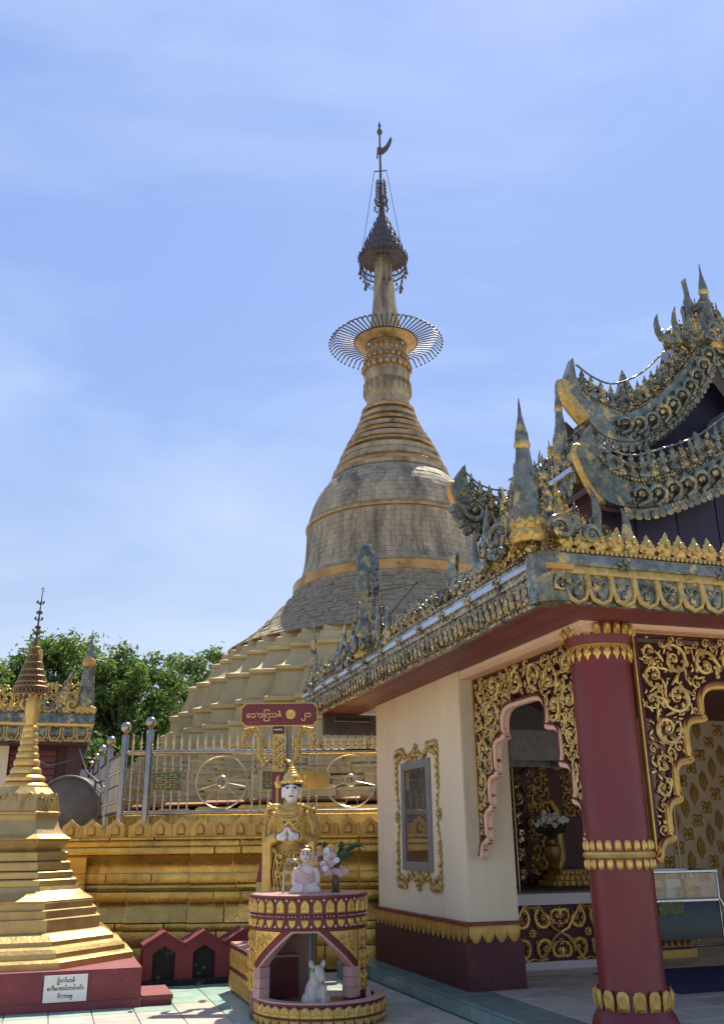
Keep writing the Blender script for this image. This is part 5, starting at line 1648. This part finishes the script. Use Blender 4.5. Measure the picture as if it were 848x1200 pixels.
# ---- heads (shared by the two human statues)
def head(parent, z, s, skin, turn=0., name='head'):
    h = MB()
    h.blob((0, 0, .0), (.092, .105, .125), 20, 16)
    h.blob((0, -.022, -.055), (.072, .08, .085), 18, 12)
    h.blob((0, -.062, -.105), (.030, .030, .026), 10, 8)
    h.tube([(0, .015, -.06), (0, .015, -.20)], [.052, .062], 14)
    h.tube([(0, -.098, .015), (0, -.112, -.02), (0, -.118, -.038)], [.010, .014, .017], 8)
    for q in (-1, 1):
        h.blob((q * .014, -.104, -.040), (.009, .009, .008), 6, 5)
        h.blob((q * .093, .01, -.015), (.012, .026, .042), 8, 6)
        h.tube([(q * .094, .006, -.04), (q * .092, .008, -.09)], [.012, .009], 6)
        h.blob((q * .045, -.066, -.04), (.032, .03, .03), 10, 8)
    h.xf(Matrix.Scale(s, 4))
    hd = put(name, remesh(h, name, skin, .0085 * s, 3), parent, (0, 0, z), turn)
    for q in (-1, 1):
        MB().tube([(q * (.018 + .046 * t) * s, (-.104 + .034 * t * t) * s, (.034 + .014 * sin(pi * min(1, t * 1.15))) * s) for t in (0, .2, .4, .6, .8, 1)], .0058 * s, 5).build('eyebrow', BLACK, hd)
        MB().blob((q * .040 * s, -.0895 * s, .004 * s), (.023 * s, .010 * s, .009 * s), 10, 6).build('eye', WHITE, hd)
        MB().blob((q * .040 * s, -.0965 * s, .003 * s), (.0115 * s, .006 * s, .0095 * s), 8, 6).build('pupil', BLACK, hd)
        MB().tube([(q * (.018 + .044 * t) * s, (-.101 + .022 * t * t) * s, (.005 + .010 * sin(pi * t)) * s) for t in (0, .25, .5, .75, 1)], .0045 * s, 5).build('eyelid_line', BLACK, hd)
    MB().tube([(x * s, (-.100 + abs(x) * .35) * s, (-.072 + z2) * s) for x, z2 in ((-.026, .004), (-.013, -.001), (0, .001), (.013, -.001), (.026, .004))], [.004 * s, .0085 * s, .0085 * s, .0085 * s, .004 * s], 6).build('lips', LIPS, hd)
    return hd

# ---- standing crowned statue behind the fountain
sta = thing('crowned_statue', 'standing gilded statue with white face, tall crown and white hands before the belly', 'statue', (-.845, 10.98, 0), radians(-4))
sta.scale = (.97, 1, 1)
pdm = MB().box(-.34, .34, -.28, .28, 0, .30, .02).build('statue_pedestal', MAROON, sta)
rb = MB()
def ell(cx, cy, z, rx, ry, n=28, wob=0., k=9, ph=0.):
    return [(cx + rx * (1 + wob * cos(k * 2 * pi * j / n + ph)) * cos(2 * pi * j / n), cy + ry * (1 + wob * cos(k * 2 * pi * j / n + ph)) * sin(2 * pi * j / n), z) for j in range(n)]
rb.rings([ell(0, 0, .30, .27, .20, 36, .03, 9), ell(0, 0, .55, .25, .185, 36, .03, 9), ell(0, 0, 1.0, .235, .17, 36, .02, 9), ell(0, 0, 1.35, .215, .165, 36), ell(0, .01, 1.55, .195, .15, 36), ell(0, .01, 1.75, .205, .15, 36), ell(0, .015, 1.90, .215, .14, 36), ell(0, .02, 1.97, .18, .115, 36), ell(0, .02, 2.02, .10, .08, 36), ell(0, .02, 2.04, .07, .065, 36)])
for s in (-1, 1):
    rb.tube([(s * .19, .02, 1.93), (s * .255, .02, 1.80), (s * .275, .0, 1.66), (s * .265, -.06, 1.60), (s * .20, -.15, 1.635), (s * .12, -.215, 1.665)], [.075, .078, .072, .07, .064, .055], 14)
    # hanging sleeve and shoulder flames
    rb.rings([[(s * (.25 + .05 * a) , -.10 + .09 * b, z) for a, b in ((-1, -1), (1, -1), (1.2, 0), (1, 1), (-1, 1), (-1.2, 0))] for z in (1.62, 1.4, 1.15, .95)])
    for k in range(3):
        rb.tube([(s * (.10 + k * .05), -.05, 2.0), (s * (.20 + k * .035), -.04, 2.0 - k * .02), (s * (.245 + k * .012), -.02, 2.0 - k * .045), (s * (.27 + k * .01), -.01, 2.02 - k * .05)], [.028, .03, .022, .006], 8)
# draped folds
for k in range(5):
    z = 1.93 - k * .035
    rb.tube([(-.17 + k * .01, -.10, z + .04), (-.06, -.155, z - .02 - k * .02), (.06, -.155, z - .02 - k * .02), (.17 - k * .01, -.10, z + .04)], .014, 6)
for k in range(4):
    rb.tube([(0, -.165, 1.86 - k * .01), (-.05 - k * .03, -.165, 1.76 - k * .03), (-.01 - k * .01, -.17, 1.66)], .010, 6)
    rb.tube([(0, -.165, 1.86 - k * .01), (.05 + k * .03, -.165, 1.76 - k * .03), (.01 + k * .01, -.17, 1.66)], .010, 6)
for s in (-1, 1):
    for k in range(5):
        m_ = MB(); spiral(m_, s * .10, 1.45 - k * .16, .065, k, s * (-1) ** k, 1.4, .17, 0, leaf=False, n=6)
        m_.xf(Matrix.Translation((0, -.172, 0))); rb.merge(m_)
    rb.tube([(s * .17, -.12, 1.55), (s * .12, -.18, 1.35), (s * .17, -.16, 1.1), (s * .12, -.19, .85), (s * .16, -.18, .5)], .018, 7)
ro_ = MB()
for z in (1.86, 1.78, 1.70):
    for q in range(9):
        a = -.95 + q * .24
        spiral(ro_, 0, 0, .026, q, (-1) ** q, 1.2, .2, 0, leaf=False)
        n_ = len(ro_.v)
ro_ = MB()
def on_robe(m_, a, z, r=.178):
    return m_.xf(Matrix.Translation((r * 1.18 * sin(a), -r * .93 * cos(a), z)) @ Matrix.Rotation(a, 4, 'Z'))
for row in range(9):
    z = .55 + row * .115
    for q in range(8):
        a = -1.1 + q * .314 + (.15 if row % 2 else 0)
        m_ = MB(); spiral(m_, 0, 0, .040, q + row, (-1) ** (q + row), 1.3, .2, 0, leaf=False)
        m_.blob((.03, -.01, .035), (.022, .01, .012), 6, 4)
        ro_.merge(on_robe(m_, a, z, .195 if z < 1.2 else .182))
for s in (-1, 1):
    for q in range(14):
        t = q / 13
        ro_.blob((s * (.255 + .04 * sin(t * 3)), -.07 - .03 * sin(t * 3), 1.92 - .34 * t), (.026, .02, .016), 6, 4, Matrix.Rotation(q * 1.3, 3, 'Y'))
fo_ = MB()
for k in range(6):
    z = 1.99 - k * .030
    w = .09 + .02 * k
    fo_.tube([(-w * 1.5, -.06 - .006 * k, z + .035), (-w, -.115 - .008 * k, z), (-w * .4, -.145 - .006 * k, z - .022 - .012 * k), (w * .4, -.145 - .006 * k, z - .022 - .012 * k), (w, -.115 - .008 * k, z), (w * 1.5, -.06 - .006 * k, z + .035)], .006, 6)
for k in range(4):
    for s in (-1, 1):
        fo_.tube([(s * .01, -.168, 1.84 - k * .012), (s * (.06 + k * .022), -.172, 1.77 - k * .02), (s * (.012 + k * .004), -.176, 1.715 - k * .004)], [.007, .010, .006], 6)
        fo_.tube([(s * (.10 + .03 * k), -.07, 2.0 - .004 * k), (s * (.18 + .03 * k), -.06, 2.005 - k * .014), (s * (.235 + .018 * k), -.04, 2.01 - .03 * k), (s * (.26 + .016 * k), -.03, 2.04 - .035 * k)], [.012, .018, .012, .003], 6)
        fo_.tube([(s * (.06 + .04 * k), -.19, 1.52), (s * (.10 + .035 * k), -.195, 1.3), (s * (.05 + .045 * k), -.19, 1.05), (s * (.09 + .04 * k), -.195, .8)], [.003, .006, .006, .003], 5)
for k in range(5):
    fo_.tube([(-.19, -.10, 1.60 - k * .02), (0, -.182, 1.575 - k * .024), (.19, -.10, 1.60 - k * .02)], .006, 6)
fo_.build('robe_fold', GOLDB, sta)
ro_.build('robe_ornament', GOLDC, sta)
rob = put('robe', remesh(rb, 'robe', GOLDB, .0095, 2), sta)
hd = head(sta, 2.185, 1.16, WHITE, radians(6))
# crown: hair band, ear flames and tiered spire
cr_ = MB()
cr_.lathe([(.106, .05), (.116, .055), (.118, .080), (.110, .084), (.105, .12), (.088, .15), (.066, .17), (.070, .18), (.050, .198), (.054, .208), (.036, .225), (.040, .234), (.024, .25), (.026, .258), (.012, .28), (.003, .31)], 28, sy=1.08)
cw = cr_.build('crown', GOLDB, hd)
for s in (-1, 1):
    put('crown_wing', flame(.14, .09, .015, 3, .3 * s, 3).mesh('crown_wing', GOLDB), hd, (s * .125, .0, .02), rot=(0, s * .25, 0))
for k in range(12):
    a = 2 * pi * k / 12
    MB().blob((.119 * sin(a), -.129 * cos(a), .07), (.012, .010, .018), 6, 4).build('crown_boss', GOLDB, hd)
MB().lathe([(.118, .02), (.121, .05), (.115, .06)], 24, sy=1.05, cap0=False, cap1=False).build('hair', BLACK, hd, (0, .012, 0))
# hands: palms and five bent fingers each, tips together
for s in (-1, 1):
    hb = MB()
    hb.blob((s * .045, -.235, 1.665), (.042, .026, .046), 12, 8, Matrix.Rotation(s * .5, 3, 'Y'))
    hb.tube([(s * .10, -.215, 1.665), (s * .06, -.232, 1.665)], [.034, .036], 10)
    for k, (dx, L) in enumerate(((0, .085), (1, .095), (2, .088), (3, .070))):
        x0 = s * (.018 + dx * .019)
        hb.tube([(x0, -.245, 1.685 - dx * .005), (x0 * .85, -.272, 1.715 - dx * .010), (x0 * .55, -.275, 1.70 + L * .45 - dx * .014), (x0 * .3, -.262, 1.69 + L * .75 - dx * .016)], [.0115, .011, .010, .007], 8)
    hb.tube([(s * .055, -.245, 1.635), (s * .035, -.275, 1.645), (s * .012, -.285, 1.665)], [.013, .012, .008], 8)
    hb.xf(Matrix.Translation((0, -.235, 1.665)) @ Matrix.Scale(1.15, 4) @ Matrix.Translation((0, .225, -1.665)))
    put('hand', remesh(hb, 'hand', WHITE, .0052, 2), sta)
sp_ = thing('gold_side_post', 'short gold post with maroon stepped cap beside the crowned statue', 'post', (-1.16, 10.95, 0))
MB().box(-.055, .055, -.05, .05, 0, 1.20, .006).build('post_shaft', GOLDP, sp_)
MB().lathe([(.055, 1.20), (.065, 1.22), (.05, 1.26), (.055, 1.28), (.036, 1.32), (.04, 1.34), (.018, 1.40), (.004, 1.46)], 10).build('post_cap', MAROON, sp_)

# ---- small white seated statue on the fountain top
bs = thing('seated_statue', 'small white seated statue with dark hair and peach sash on the fountain top', 'statue', (FX - .02, FY - .20, 1.115), radians(4))
bb_ = MB()
bb_.rings([ell(0, 0, .0, .15, .11), ell(0, 0, .05, .155, .11), ell(0, 0, .09, .095, .075), ell(0, 0, .16, .085, .065), ell(0, 0, .235, .10, .062), ell(0, 0, .262, .078, .05), ell(0, 0, .285, .036, .034)])
for s in (-1, 1):
    bb_.tube([(s * .092, .0, .245), (s * .118, .005, .18), (s * .120, -.01, .11), (s * .085, -.07, .085), (s * .02, -.10, .075)], [.032, .030, .027, .024, .02], 10)
    bb_.tube([(s * .10, -.01, .045), (s * .11, -.08, .04), (s * .02, -.12, .035)], [.05, .045, .03], 10)
put('statue_body', remesh(bb_, 'statue_body', SKINP, .007, 3), bs)
ro = MB()
ro.rings([ell(0, 0, .052, .125, .10), ell(0, -.004, .10, .100, .078), ell(0, -.004, .165, .089, .068), ell(0, -.006, .20, .088, .064)])
ro.build('robe', ROBE, bs)
MB().tube([(-.085, -.02, .245), (-.05, -.058, .215), (.0, -.072, .175), (.06, -.066, .13)], [.016, .018, .018, .014], 8).build('sash', ROBE, bs)
hb2 = head(bs, .372, .60, SKINP, radians(-4))
MB().blob((0, .022, .042), (.060, .060, .052), 14, 8).build('hair', BLACK, hb2)
MB().tube([(.060 * cos(q), -.003 - .062 * sin(q), .048) for q in [pi * k / 10 for k in range(11)]], .006, 6).build('headband', GOLDB, hb2)

# ---- flowers
fv = thing('flower_vase', 'vase of pink and yellow flowers with long dark leaves on the fountain top', 'flowers', (FX + .28, FY - .12, 1.12))
MB().lathe([(.04, 0), (.045, .02), (.026, .04), (.038, .08), (.04, .12), (.03, .15), (.036, .165)], 14).build('vase', IRON, fv)
rng = random.Random(9)
for k in range(60):
    a = rng.uniform(0, 6.28); r = rng.uniform(.01, .13)
    c = (-.06 + r * cos(a) * 1.25, r * sin(a) * .7, .29 + rng.uniform(-.12, .15))
    m_ = MB()
    for q in range(7):
        b = 2 * pi * q / 7
        m_.blob((c[0] + .019 * cos(b), c[1] - .008, c[2] + .019 * sin(b)), (.016, .009, .013), 5, 4)
    m_.blob((c[0], c[1] - .012, c[2]), .009, 5, 4)
    m_.build('bloom', FLW2 if k % 9 == 0 or c[2] > .43 else (FLW1 if k % 4 else FLW3), fv)
for k in range(20):
    a = rng.uniform(-.6, 2.6)
    L_ = rng.uniform(.18, .36); out_ = rng.uniform(.08, .26)
    ends = [(0, 0, .2), (out_ * .4 * cos(a), .05 * sin(a), .2 + L_ * .6), (out_ * cos(a), .08 * sin(a), .2 + L_ * .8), (out_ * 1.35 * cos(a), .1 * sin(a), .2 + L_ * rng.uniform(.3, .75))]
    pl_ = MB()
    P_ = [Vector(e) for e in ends]
    wd = [.008, .017, .016, .002]
    vs = []
    for p, w in zip(P_, wd): vs += [(p.x - w * .5, p.y - w * .4, p.z + w), (p.x, p.y - .006, p.z), (p.x + w * .5, p.y + w * .4, p.z - w), (p.x, p.y + .004, p.z - .004)]
    pl_.rings([vs[i * 4:i * 4 + 4] for i in range(4)])
    pl_.build('long_leaf', LEAFD, fv)

# ================================================================== SIGN
sg = thing('sign_post', 'maroon sign with gold Burmese lettering and number on a gilded post', 'sign', (-1.115, 12.2, 0))
MB().box(-.07, .07, -.06, .06, 0, 3.03).build('post', MAROON, sg)
MB().box(-.018, .018, -.068, -.06, .6, 2.40, .003).build('post_stripe', GOLD, sg)
def notched(w, h, c): return [(-w + c, -h), (w - c, -h), (w - c * .6, -h + c * .6), (w, -h + c), (w, h - c), (w - c * .6, h - c * .6), (w - c, h), (-w + c, h), (-w + c * .6, h - c * .6), (-w, h - c), (-w, -h + c), (-w + c * .6, -h + c * .6)]
bd_ = MB().prism(notched(.50, .15, .05), lambda x, z, d: (x, d, z), -.10, -.06).build('sign_board', GOLD, sg, (.01, 0, 3.175))
MB().prism(notched(.485, .135, .05), lambda x, z, d: (x, d, z), -.106, -.10).build('sign_field', MAROON, bd_)
def fit(me, w):
    xs = [v.co.x for v in me.vertices]
    k = w / (max(xs) - min(xs)); x0 = min(xs)
    for v in me.vertices: v.co.x = (v.co.x - x0) * k; v.co.y *= k
    return me
put('lettering', fit(text_mesh('ေသာြကာနံ', .155, .003, GOLDB, 'LEFT', bold=.0022), .455), bd_, (-.425, -.109, -.008), rot=(pi / 2, 0, 0))
put('lettering', fit(text_mesh('၂၁', .155, .003, GOLDB, 'LEFT', bold=.0022), .125), bd_, (.285, -.109, -.008), rot=(pi / 2, 0, 0))
b = MB().lathe([(.066, 0), (.062, .010), (.048, .014), (.02, .008), (.012, .018), (.0, .02)], 24); b.xf(Matrix.Rotation(pi / 2, 4, 'X'))
b.build('sign_disc', GOLDB, bd_, (.15, -.106, .0))
for x in (-.40, -.36, -.31, -.26, .06): MB().blob((x, -.107, -.098), (.006, .003, .007), 6, 4).build('sign_stud', GOLDB, bd_)
MB().box(-.072, .06, -.075, -.06, 2.955, 3.015).build('post_plate', BLACK, sg)
for k in range(5): MB().box(-.052 + k * .022, -.038 + k * .022, -.0775, -.075, 2.975, 2.995).build('plate_mark', WHITE, sg)
for s in (-1, 1):
    m_ = MB()
    m_.tube([(s * .08, 0, 2.60), (s * .17, -.02, 2.56), (s * .24, -.02, 2.66), (s * .24, -.02, 2.86), (s * .31, -.02, 3.0), (s * .42, -.02, 2.98), (s * .46, -.01, 2.86), (s * .43, 0, 2.74)], [.03, .042, .046, .046, .046, .044, .036, .012], 8, ref=(0, 1, 0))
    for q in range(16):
        t = q / 15
        P_ = [(.10, 2.58), (.18, 2.58), (.24, 2.68), (.24, 2.84), (.31, 2.98), (.41, 2.97), (.45, 2.86)]
        i = min(5, int(t * 6)); f = t * 6 - i
        x = P_[i][0] + (P_[i + 1][0] - P_[i][0]) * f; z = P_[i][1] + (P_[i + 1][1] - P_[i][1]) * f
        m_.blob((s * x + .03 * sin(q * 2.3), -.05, z + .03 * cos(q * 2.3)), (.028, .02, .018), 6, 4)
    m_.build('scroll_bracket', GOLDC, sg)
m_ = MB()
for q in range(12): m_.blob((.05 * sin(q * 2.1), -.07, 2.50 + q * .034), (.034, .02, .026), 6, 4)
m_.box(-.075, .075, -.066, -.06, 2.46, 2.93)
m_.build('post_carving', GOLDC, sg)
MB().tube([(.12, .1, 0), (.12, .1, 3.05)], .035, 8).build('rear_pole', ROOFG, sg)

# ================================================================== INSIDE THE PAVILION
ct = thing('altar_table', 'long black altar table behind the low sanctum wall', 'table', L2W(6.9, 12.3), RZ)
MB().box(-1.5, .9, -.55, .6, .92, 1.0, .01).build('table_top', BLACK, ct)
MB().box(-1.45, .85, -.5, .55, .15, .92).build('table_body', MAROOND, ct)
th = thing('altar_throne', 'maroon altar throne back with gilded curling serpent scrolls and stepped base', 'throne', L2W(7.12, 12.75), RZ)
out = [(-.50, 1.0), (-.62, 1.35), (-.50, 1.55), (-.62, 1.9), (-.50, 2.15), (-.58, 2.5), (-.30, 2.72), (.35, 2.75), (.6, 2.4), (.55, 1.0)]
MB().prism(out, lambda x, z, d: (x, d, z), 0, .10).build('throne_back', MAROOND, th)
m_ = MB()
m_.tube([(-.20, -.03, 1.12), (-.08, -.05, 1.16), (.0, -.05, 1.35), (-.02, -.05, 1.75), (-.03, -.05, 2.0), (-.12, -.05, 2.14), (-.26, -.04, 2.12)], [.03, .05, .055, .055, .05, .045, .02], 8, ref=(0, 1, 0))
m_.tube([(.22, -.03, 2.66), (.0, -.05, 2.62), (-.1, -.05, 2.66), (-.28, -.03, 2.60)], [.02, .045, .04, .015], 8, ref=(0, 1, 0))
m_.build('serpent_curve', GOLDC, th)
scroll_fill(lambda x, z: -.5 < x < -.1 and 1.1 < z < 2.6 or .08 < x < .5 and 1.9 < z < 2.6, (-.5, .5, 1.1, 2.6), .10, .035, .13, 33, y=-.01, maxn=50).build('gilt_scroll', GOLDC, th)
for k in range(6):
    put('flame_leaf', FL[1], th, (-.56 - .02 * (k % 2), .03, 1.1 + k * .25), rot=(0, -.5, 0), sc=(.9, 1, .55))
for k, (w, z) in enumerate(((.46, 1.0), (.38, 1.07), (.30, 1.14))):
    MB().box(.02 - w, .02 + w, -.55 + .04 * k, -.1, z, z + .066, .006).build('step', GOLD, th)
    for q in range(9): MB().relief(PETAL, .02, sc=.06).build('step_petal', GOLDC, th, (.02 - w + (q + .5) * w * 2 / 9, -.552 + .04 * k, z))
av = thing('altar_vase', 'gold urn of small white flowers standing on the altar steps', 'vase', L2W(6.78, 12.35, 1.207), RZ)
MB().lathe([(.07, 0), (.085, .02), (.05, .06), (.09, .13), (.125, .22), (.12, .30), (.06, .35), (.055, .39), (.085, .42)], 20).build('urn', BRASSD, av)
rng = random.Random(4)
for k in range(34):
    a = rng.uniform(0, 6.28); r = .28 * sqrt(rng.random())
    c = (r * cos(a), r * sin(a) * .6, .60 + .16 * (1 - r / .3) + rng.uniform(-.03, .05))
    m_ = MB()
    for q in range(5): m_.blob((c[0] + .022 * cos(q * 1.256), c[1] - .005, c[2] + .022 * sin(q * 1.256)), (.02, .012, .016), 5, 4)
    m_.build('white_bloom', FLW3, av)
for k in range(22):
    a = rng.uniform(0, 6.28)
    MB().tube([(0, 0, .38), (.10 * cos(a), .08 * sin(a), .5), (.25 * cos(a), .15 * sin(a), .60 + .1 * sin(k))], [.008, .03, .006], 4).build('stem_leaf', LEAFD, av)
for i, (v, u, z1, lbl) in enumerate(((5.62, 11.15, 3.46, 'thin steel pole rising from the sanctum ledge inside the side arch'), (8.62, 12.0, 3.46, 'thin steel pole standing inside the front arch by the glass cabinet'))):
    p = L2W(v, u)
    tag(MB().tube([(p.x, p.y, .98 if i == 0 else .15), (p.x, p.y, z1)], .012, 8).build('thin_pole', STEEL), lbl, 'pole', 'thin poles inside the pavilion')
cl = thing('plastic_canopy', 'grey plastic canopy hanging below the ceiling over the altar', 'canopy', L2W(6.2, 12.0), RZ)
PLC = mat('grey_film', (.30, .30, .30), (.20, .20, .20), .4, 0, 14, .2, 40)  # opaque film in mottled grey
MB().rings([[(-.8, -.5, 2.62), (.8, -.5, 2.62), (.8, .6, 2.62), (-.8, .6, 2.62)], [(-.78, -.48, 3.02), (.78, -.48, 3.02), (.78, .58, 3.02), (-.78, .58, 3.02)], [(-.1, -.05, 3.44), (.1, -.05, 3.44), (.1, .1, 3.44), (-.1, .1, 3.44)]], False, False).build('film', PLC, cl)

# glass offering cabinet on chrome stand
cabt = thing('offering_cabinet', 'glass offering cabinet with dark teal front on a chrome wheeled stand', 'cabinet', L2W(7.35, 10.2), RZ)
MB().box(-.46, .46, 0, .5, .47, .90, .004).build('cabinet_body', CABD, cabt)
for s in (-1, 1):
    for d in (0, .5):
        MB().box(s * .47 - .010, s * .47 + .010, d - .010, d + .010, .40, 1.235, .003).build('frame_post', CHROME, cabt)
for z in (.90, 1.225):
    MB().box(-.484, .484, -.014, .010, z - .013, z + .013, .004).build('frame_bar', CHROME, cabt)
    MB().box(-.484, .484, .49, .518, z - .02, z + .02, .004).build('frame_bar', CHROME, cabt)
    for s in (-1, 1): MB().box(s * .47 - .016, s * .47 + .016, .014, .49, z - .018, z + .018, .004).build('frame_bar', CHROME, cabt)
MB().box(-.455, .455, -.006, .0, .925, 1.20).build('glass_front', GLASS, cabt)
MB().box(-.455, .455, .0, .5, 1.232, 1.238).build('glass_top', GLASS, cabt)
MB().box(-.455, .455, .03, .47, .902, .915).build('shelf', LABELW, cabt)
for k in range(3):
    MB().box(-.38 + k * .27, -.18 + k * .27, .2, .3, .916, 1.13, .01).build('offering_box', (GOLDC, LABELW, GOLDC)[k], cabt)
    MB().lathe([(.03, 0), (.045, .03), (.02, .06), (.05, .10), (.03, .13)], 10).build('small_urn', GOLD, cabt, (-.28 + k * .27, .12, .916))
MB().box(-.40, -.06, -.014, -.002, .75, .895, .003).build('brass_plaque', PLQ, cabt)
for s in (-1, 1):
    MB().tube([(s * .47, -.02, .90), (s * .52, -.05, .75), (s * .50, -.05, .45), (s * .54, -.08, .26), (s * .66, -.1, .22)], .016, 8).build('stand_leg', CHROME, cabt)
    MB().tube([(s * .47, 0, .40), (s * .47, 0, .24)], .016, 8).build('stand_leg', CHROME, cabt)
    wh_ = MB().lathe([(.0, -.015), (.045, -.015), (.045, .015), (.0, .015)], 14); wh_.xf(Matrix.Rotation(pi / 2, 4, 'Y'))
    wh_.build('caster', BLACK, cabt, (s * .47, 0, .20))
MB().tube([(-.5, 0, .40), (.5, 0, .40)], .014, 8).build('stand_bar', CHROME, cabt)
lp = thing('lotus_plinth', 'low gilded lotus plinth on the floor behind the glass cabinet', 'plinth', L2W(7.4, 11.2, .15), RZ)
MB().box(-.75, .75, 0, .4, 0, .10, .01).build('plinth_base', GOLD, lp)
MB().box(-.68, .68, .04, .36, .10, .26, .01).build('plinth_core', MAROOND, lp)
for k in range(15):
    put('lotus_petal', MB().relief(PETAL, .03, sc=.10).mesh('lotus_petal', GOLD), lp, (-.68 + k * .097, .035, .11))
    put('lotus_petal', MB().relief(DROP, .03, sc=.07).mesh('lotus_petal', GOLD), lp, (-.68 + k * .097, .035, .30))
MB().box(-.7, .7, .02, .38, .30, .34, .006).build('plinth_top', GOLD, lp)
fm = thing('floor_mat', 'dark navy carpet mat lying on the tiled pavilion floor', 'mat', L2W(7.6, 9.35, .151), RZ)
MB().box(-1.5, 2.2, -.62, .95, 0, .012, .004).build('mat_pile', MATB, fm)
MB().rings([[(-1.53, -.65, 0), (2.23, -.65, 0), (2.23, .98, 0), (-1.53, .98, 0)], [(-1.53, -.65, .006), (2.23, -.65, .006), (2.23, .98, .006), (-1.53, .98, .006)]]).build('mat_border', BLACK, fm)
kb = thing('tile_kerb_block', 'small teal tiled block at the platform step end near the fountain', 'block', L2W(3.72, 12.2), RZ)
MB().box(-.12, .12, -.14, .14, 0, .19, .006).build('block_tile', TEAL, kb)

# ================================================================== TREES
def tree(x, y, zb, zc, rx, rz, seed, label, leafm, nclump, per, group='trees behind the boundary wall'):
    rng = random.Random(seed)
    t = thing('broadleaf_tree', label, 'tree', (x, y, 0), 0, group)
    tk_ = MB()
    top = zc + rz * .3
    trunk = [(0, 0, 0), (.15, 0, zc * .35), (-.1, .1, zc * .7), (.05, 0, top)]
    tk_.tube(trunk, [.42, .32, .22, .06], 9)
    cl = []
    for k in range(nclump):
        while True:
            p = Vector((rng.uniform(-1, 1), rng.uniform(-1, 1), rng.uniform(-1, 1)))
            if .35 < p.length < 1 and noise.noise(p * 2.3 + Vector((seed * 3.1, 1, 0))) > -.22: break
        p = p.normalized() * (.45 + .55 * rng.random() ** .6)
        bump = .82 + .28 * noise.noise(p * 1.7 + Vector((seed, 0, 0)))
        c = Vector((p.x * rx, p.y * rx * .85, zc + p.z * rz)) * 1.0
        c = Vector((c.x * bump, c.y * bump, zc + (c.z - zc) * bump))
        cl.append((c, rng.uniform(.45, .95) * rx * .27))
    for c, r in cl[::3]:
        a = Vector((0, 0, zc - rz * .55 + rng.uniform(0, rz * .5)))
        mid = a.lerp(c, .55) + Vector((0, 0, -.15 * rz * rng.random()))
        tk_.tube([a, mid, c], [.11, .07, .02], 5)
    tk_.build('trunk', BARK, t)
    V_, F_ = [], []
    for c, r in cl:
        for q in range(int(per * (r / (rx * .2)) ** 1.5)):
            d = Vector((rng.gauss(0, .5), rng.gauss(0, .5), rng.gauss(0, .36)))
            if d.length > 1.15: continue
            p = c + d * r
            n = (d.normalized() * .6 + Vector((rng.uniform(-1, 1), rng.uniform(-1, 1), rng.uniform(-.2, 1)))).normalized()
            a = n.cross(Vector((rng.uniform(-1, 1), rng.uniform(-1, 1), rng.uniform(-1, 1))))
            if a.length < .05: continue
            a.normalize(); b = n.cross(a)
            s = rng.uniform(.08, .17)
            k = len(V_)
            V_ += [tuple(p - a * s), tuple(p + b * s * .42 - a * s * .1), tuple(p + a * s - n * s * .25), tuple(p - b * s * .42 - a * s * .1)]
            F_ += [(k, k + 1, k + 2, k + 3)]
    m = MB(); m.v, m.f = V_, F_
    me = bpy.data.meshes.new('crown'); me.from_pydata(V_, [], F_); me.materials.append(leafm)
    put('crown', me, t)
tree(-17.0, 37.0, 0, 6.9, 3.6, 2.9, 1, 'dense dark green tree at the far edge behind the shrine roof', LEAF1, 120, 200)
tree(-13.1, 39.5, 0, 7.4, 4.0, 3.3, 2, 'tallest round dark green tree behind the small stupa crown', LEAF1, 150, 210)
tree(-9.9, 38.0, 0, 6.6, 3.0, 3.3, 3, 'dark green tree with uneven top between the shrine and the great stupa', LEAF1, 120, 200)
tree(-7.4, 42.0, 0, 7.6, 2.7, 3.1, 4, 'light airy tree with gaps close beside the great stupa terraces', LEAF2, 75, 140)
tree(-11.5, 35.0, 0, 3.9, 3.4, 2.2, 6, 'low bushy dark tree filling the gap above the boundary wall', LEAF1, 75, 170)
tree(-16.5, 34.5, 0, 3.9, 3.2, 2.2, 8, 'low bushy dark tree under the shrine finial beyond the wall', LEAF1, 70, 170)
tree(14.0, 46.0, 0, 7.5, 4.2, 3.6, 12, 'broad dark green tree hidden behind the pavilion roofs', LEAF1, 70, 150)

dlf = MB().rings([[(-.05, 0, .012), (-.02, .022, .02), (.03, .018, .022), (.055, 0, .01), (.03, -.018, .006), (-.02, -.022, .004)], [(-.05, 0, .014), (-.02, .022, .022), (.03, .018, .024), (.055, 0, .012), (.03, -.018, .008), (-.02, -.022, .006)]])
for i, (v, u, r_, lbl_) in enumerate(((1.72, 11.05, .5, 'dry brown leaf lying on the sunlit cream tile near the niches'), (.95, 10.75, 2.0, 'small dry leaf on the tiles in front of the low red slab'))):
    q_ = L2W(v, u, .001)
    tag(put('dry_leaf', dlf.mesh('dry_leaf', BARK), None, q_, r_), lbl_, 'leaf')
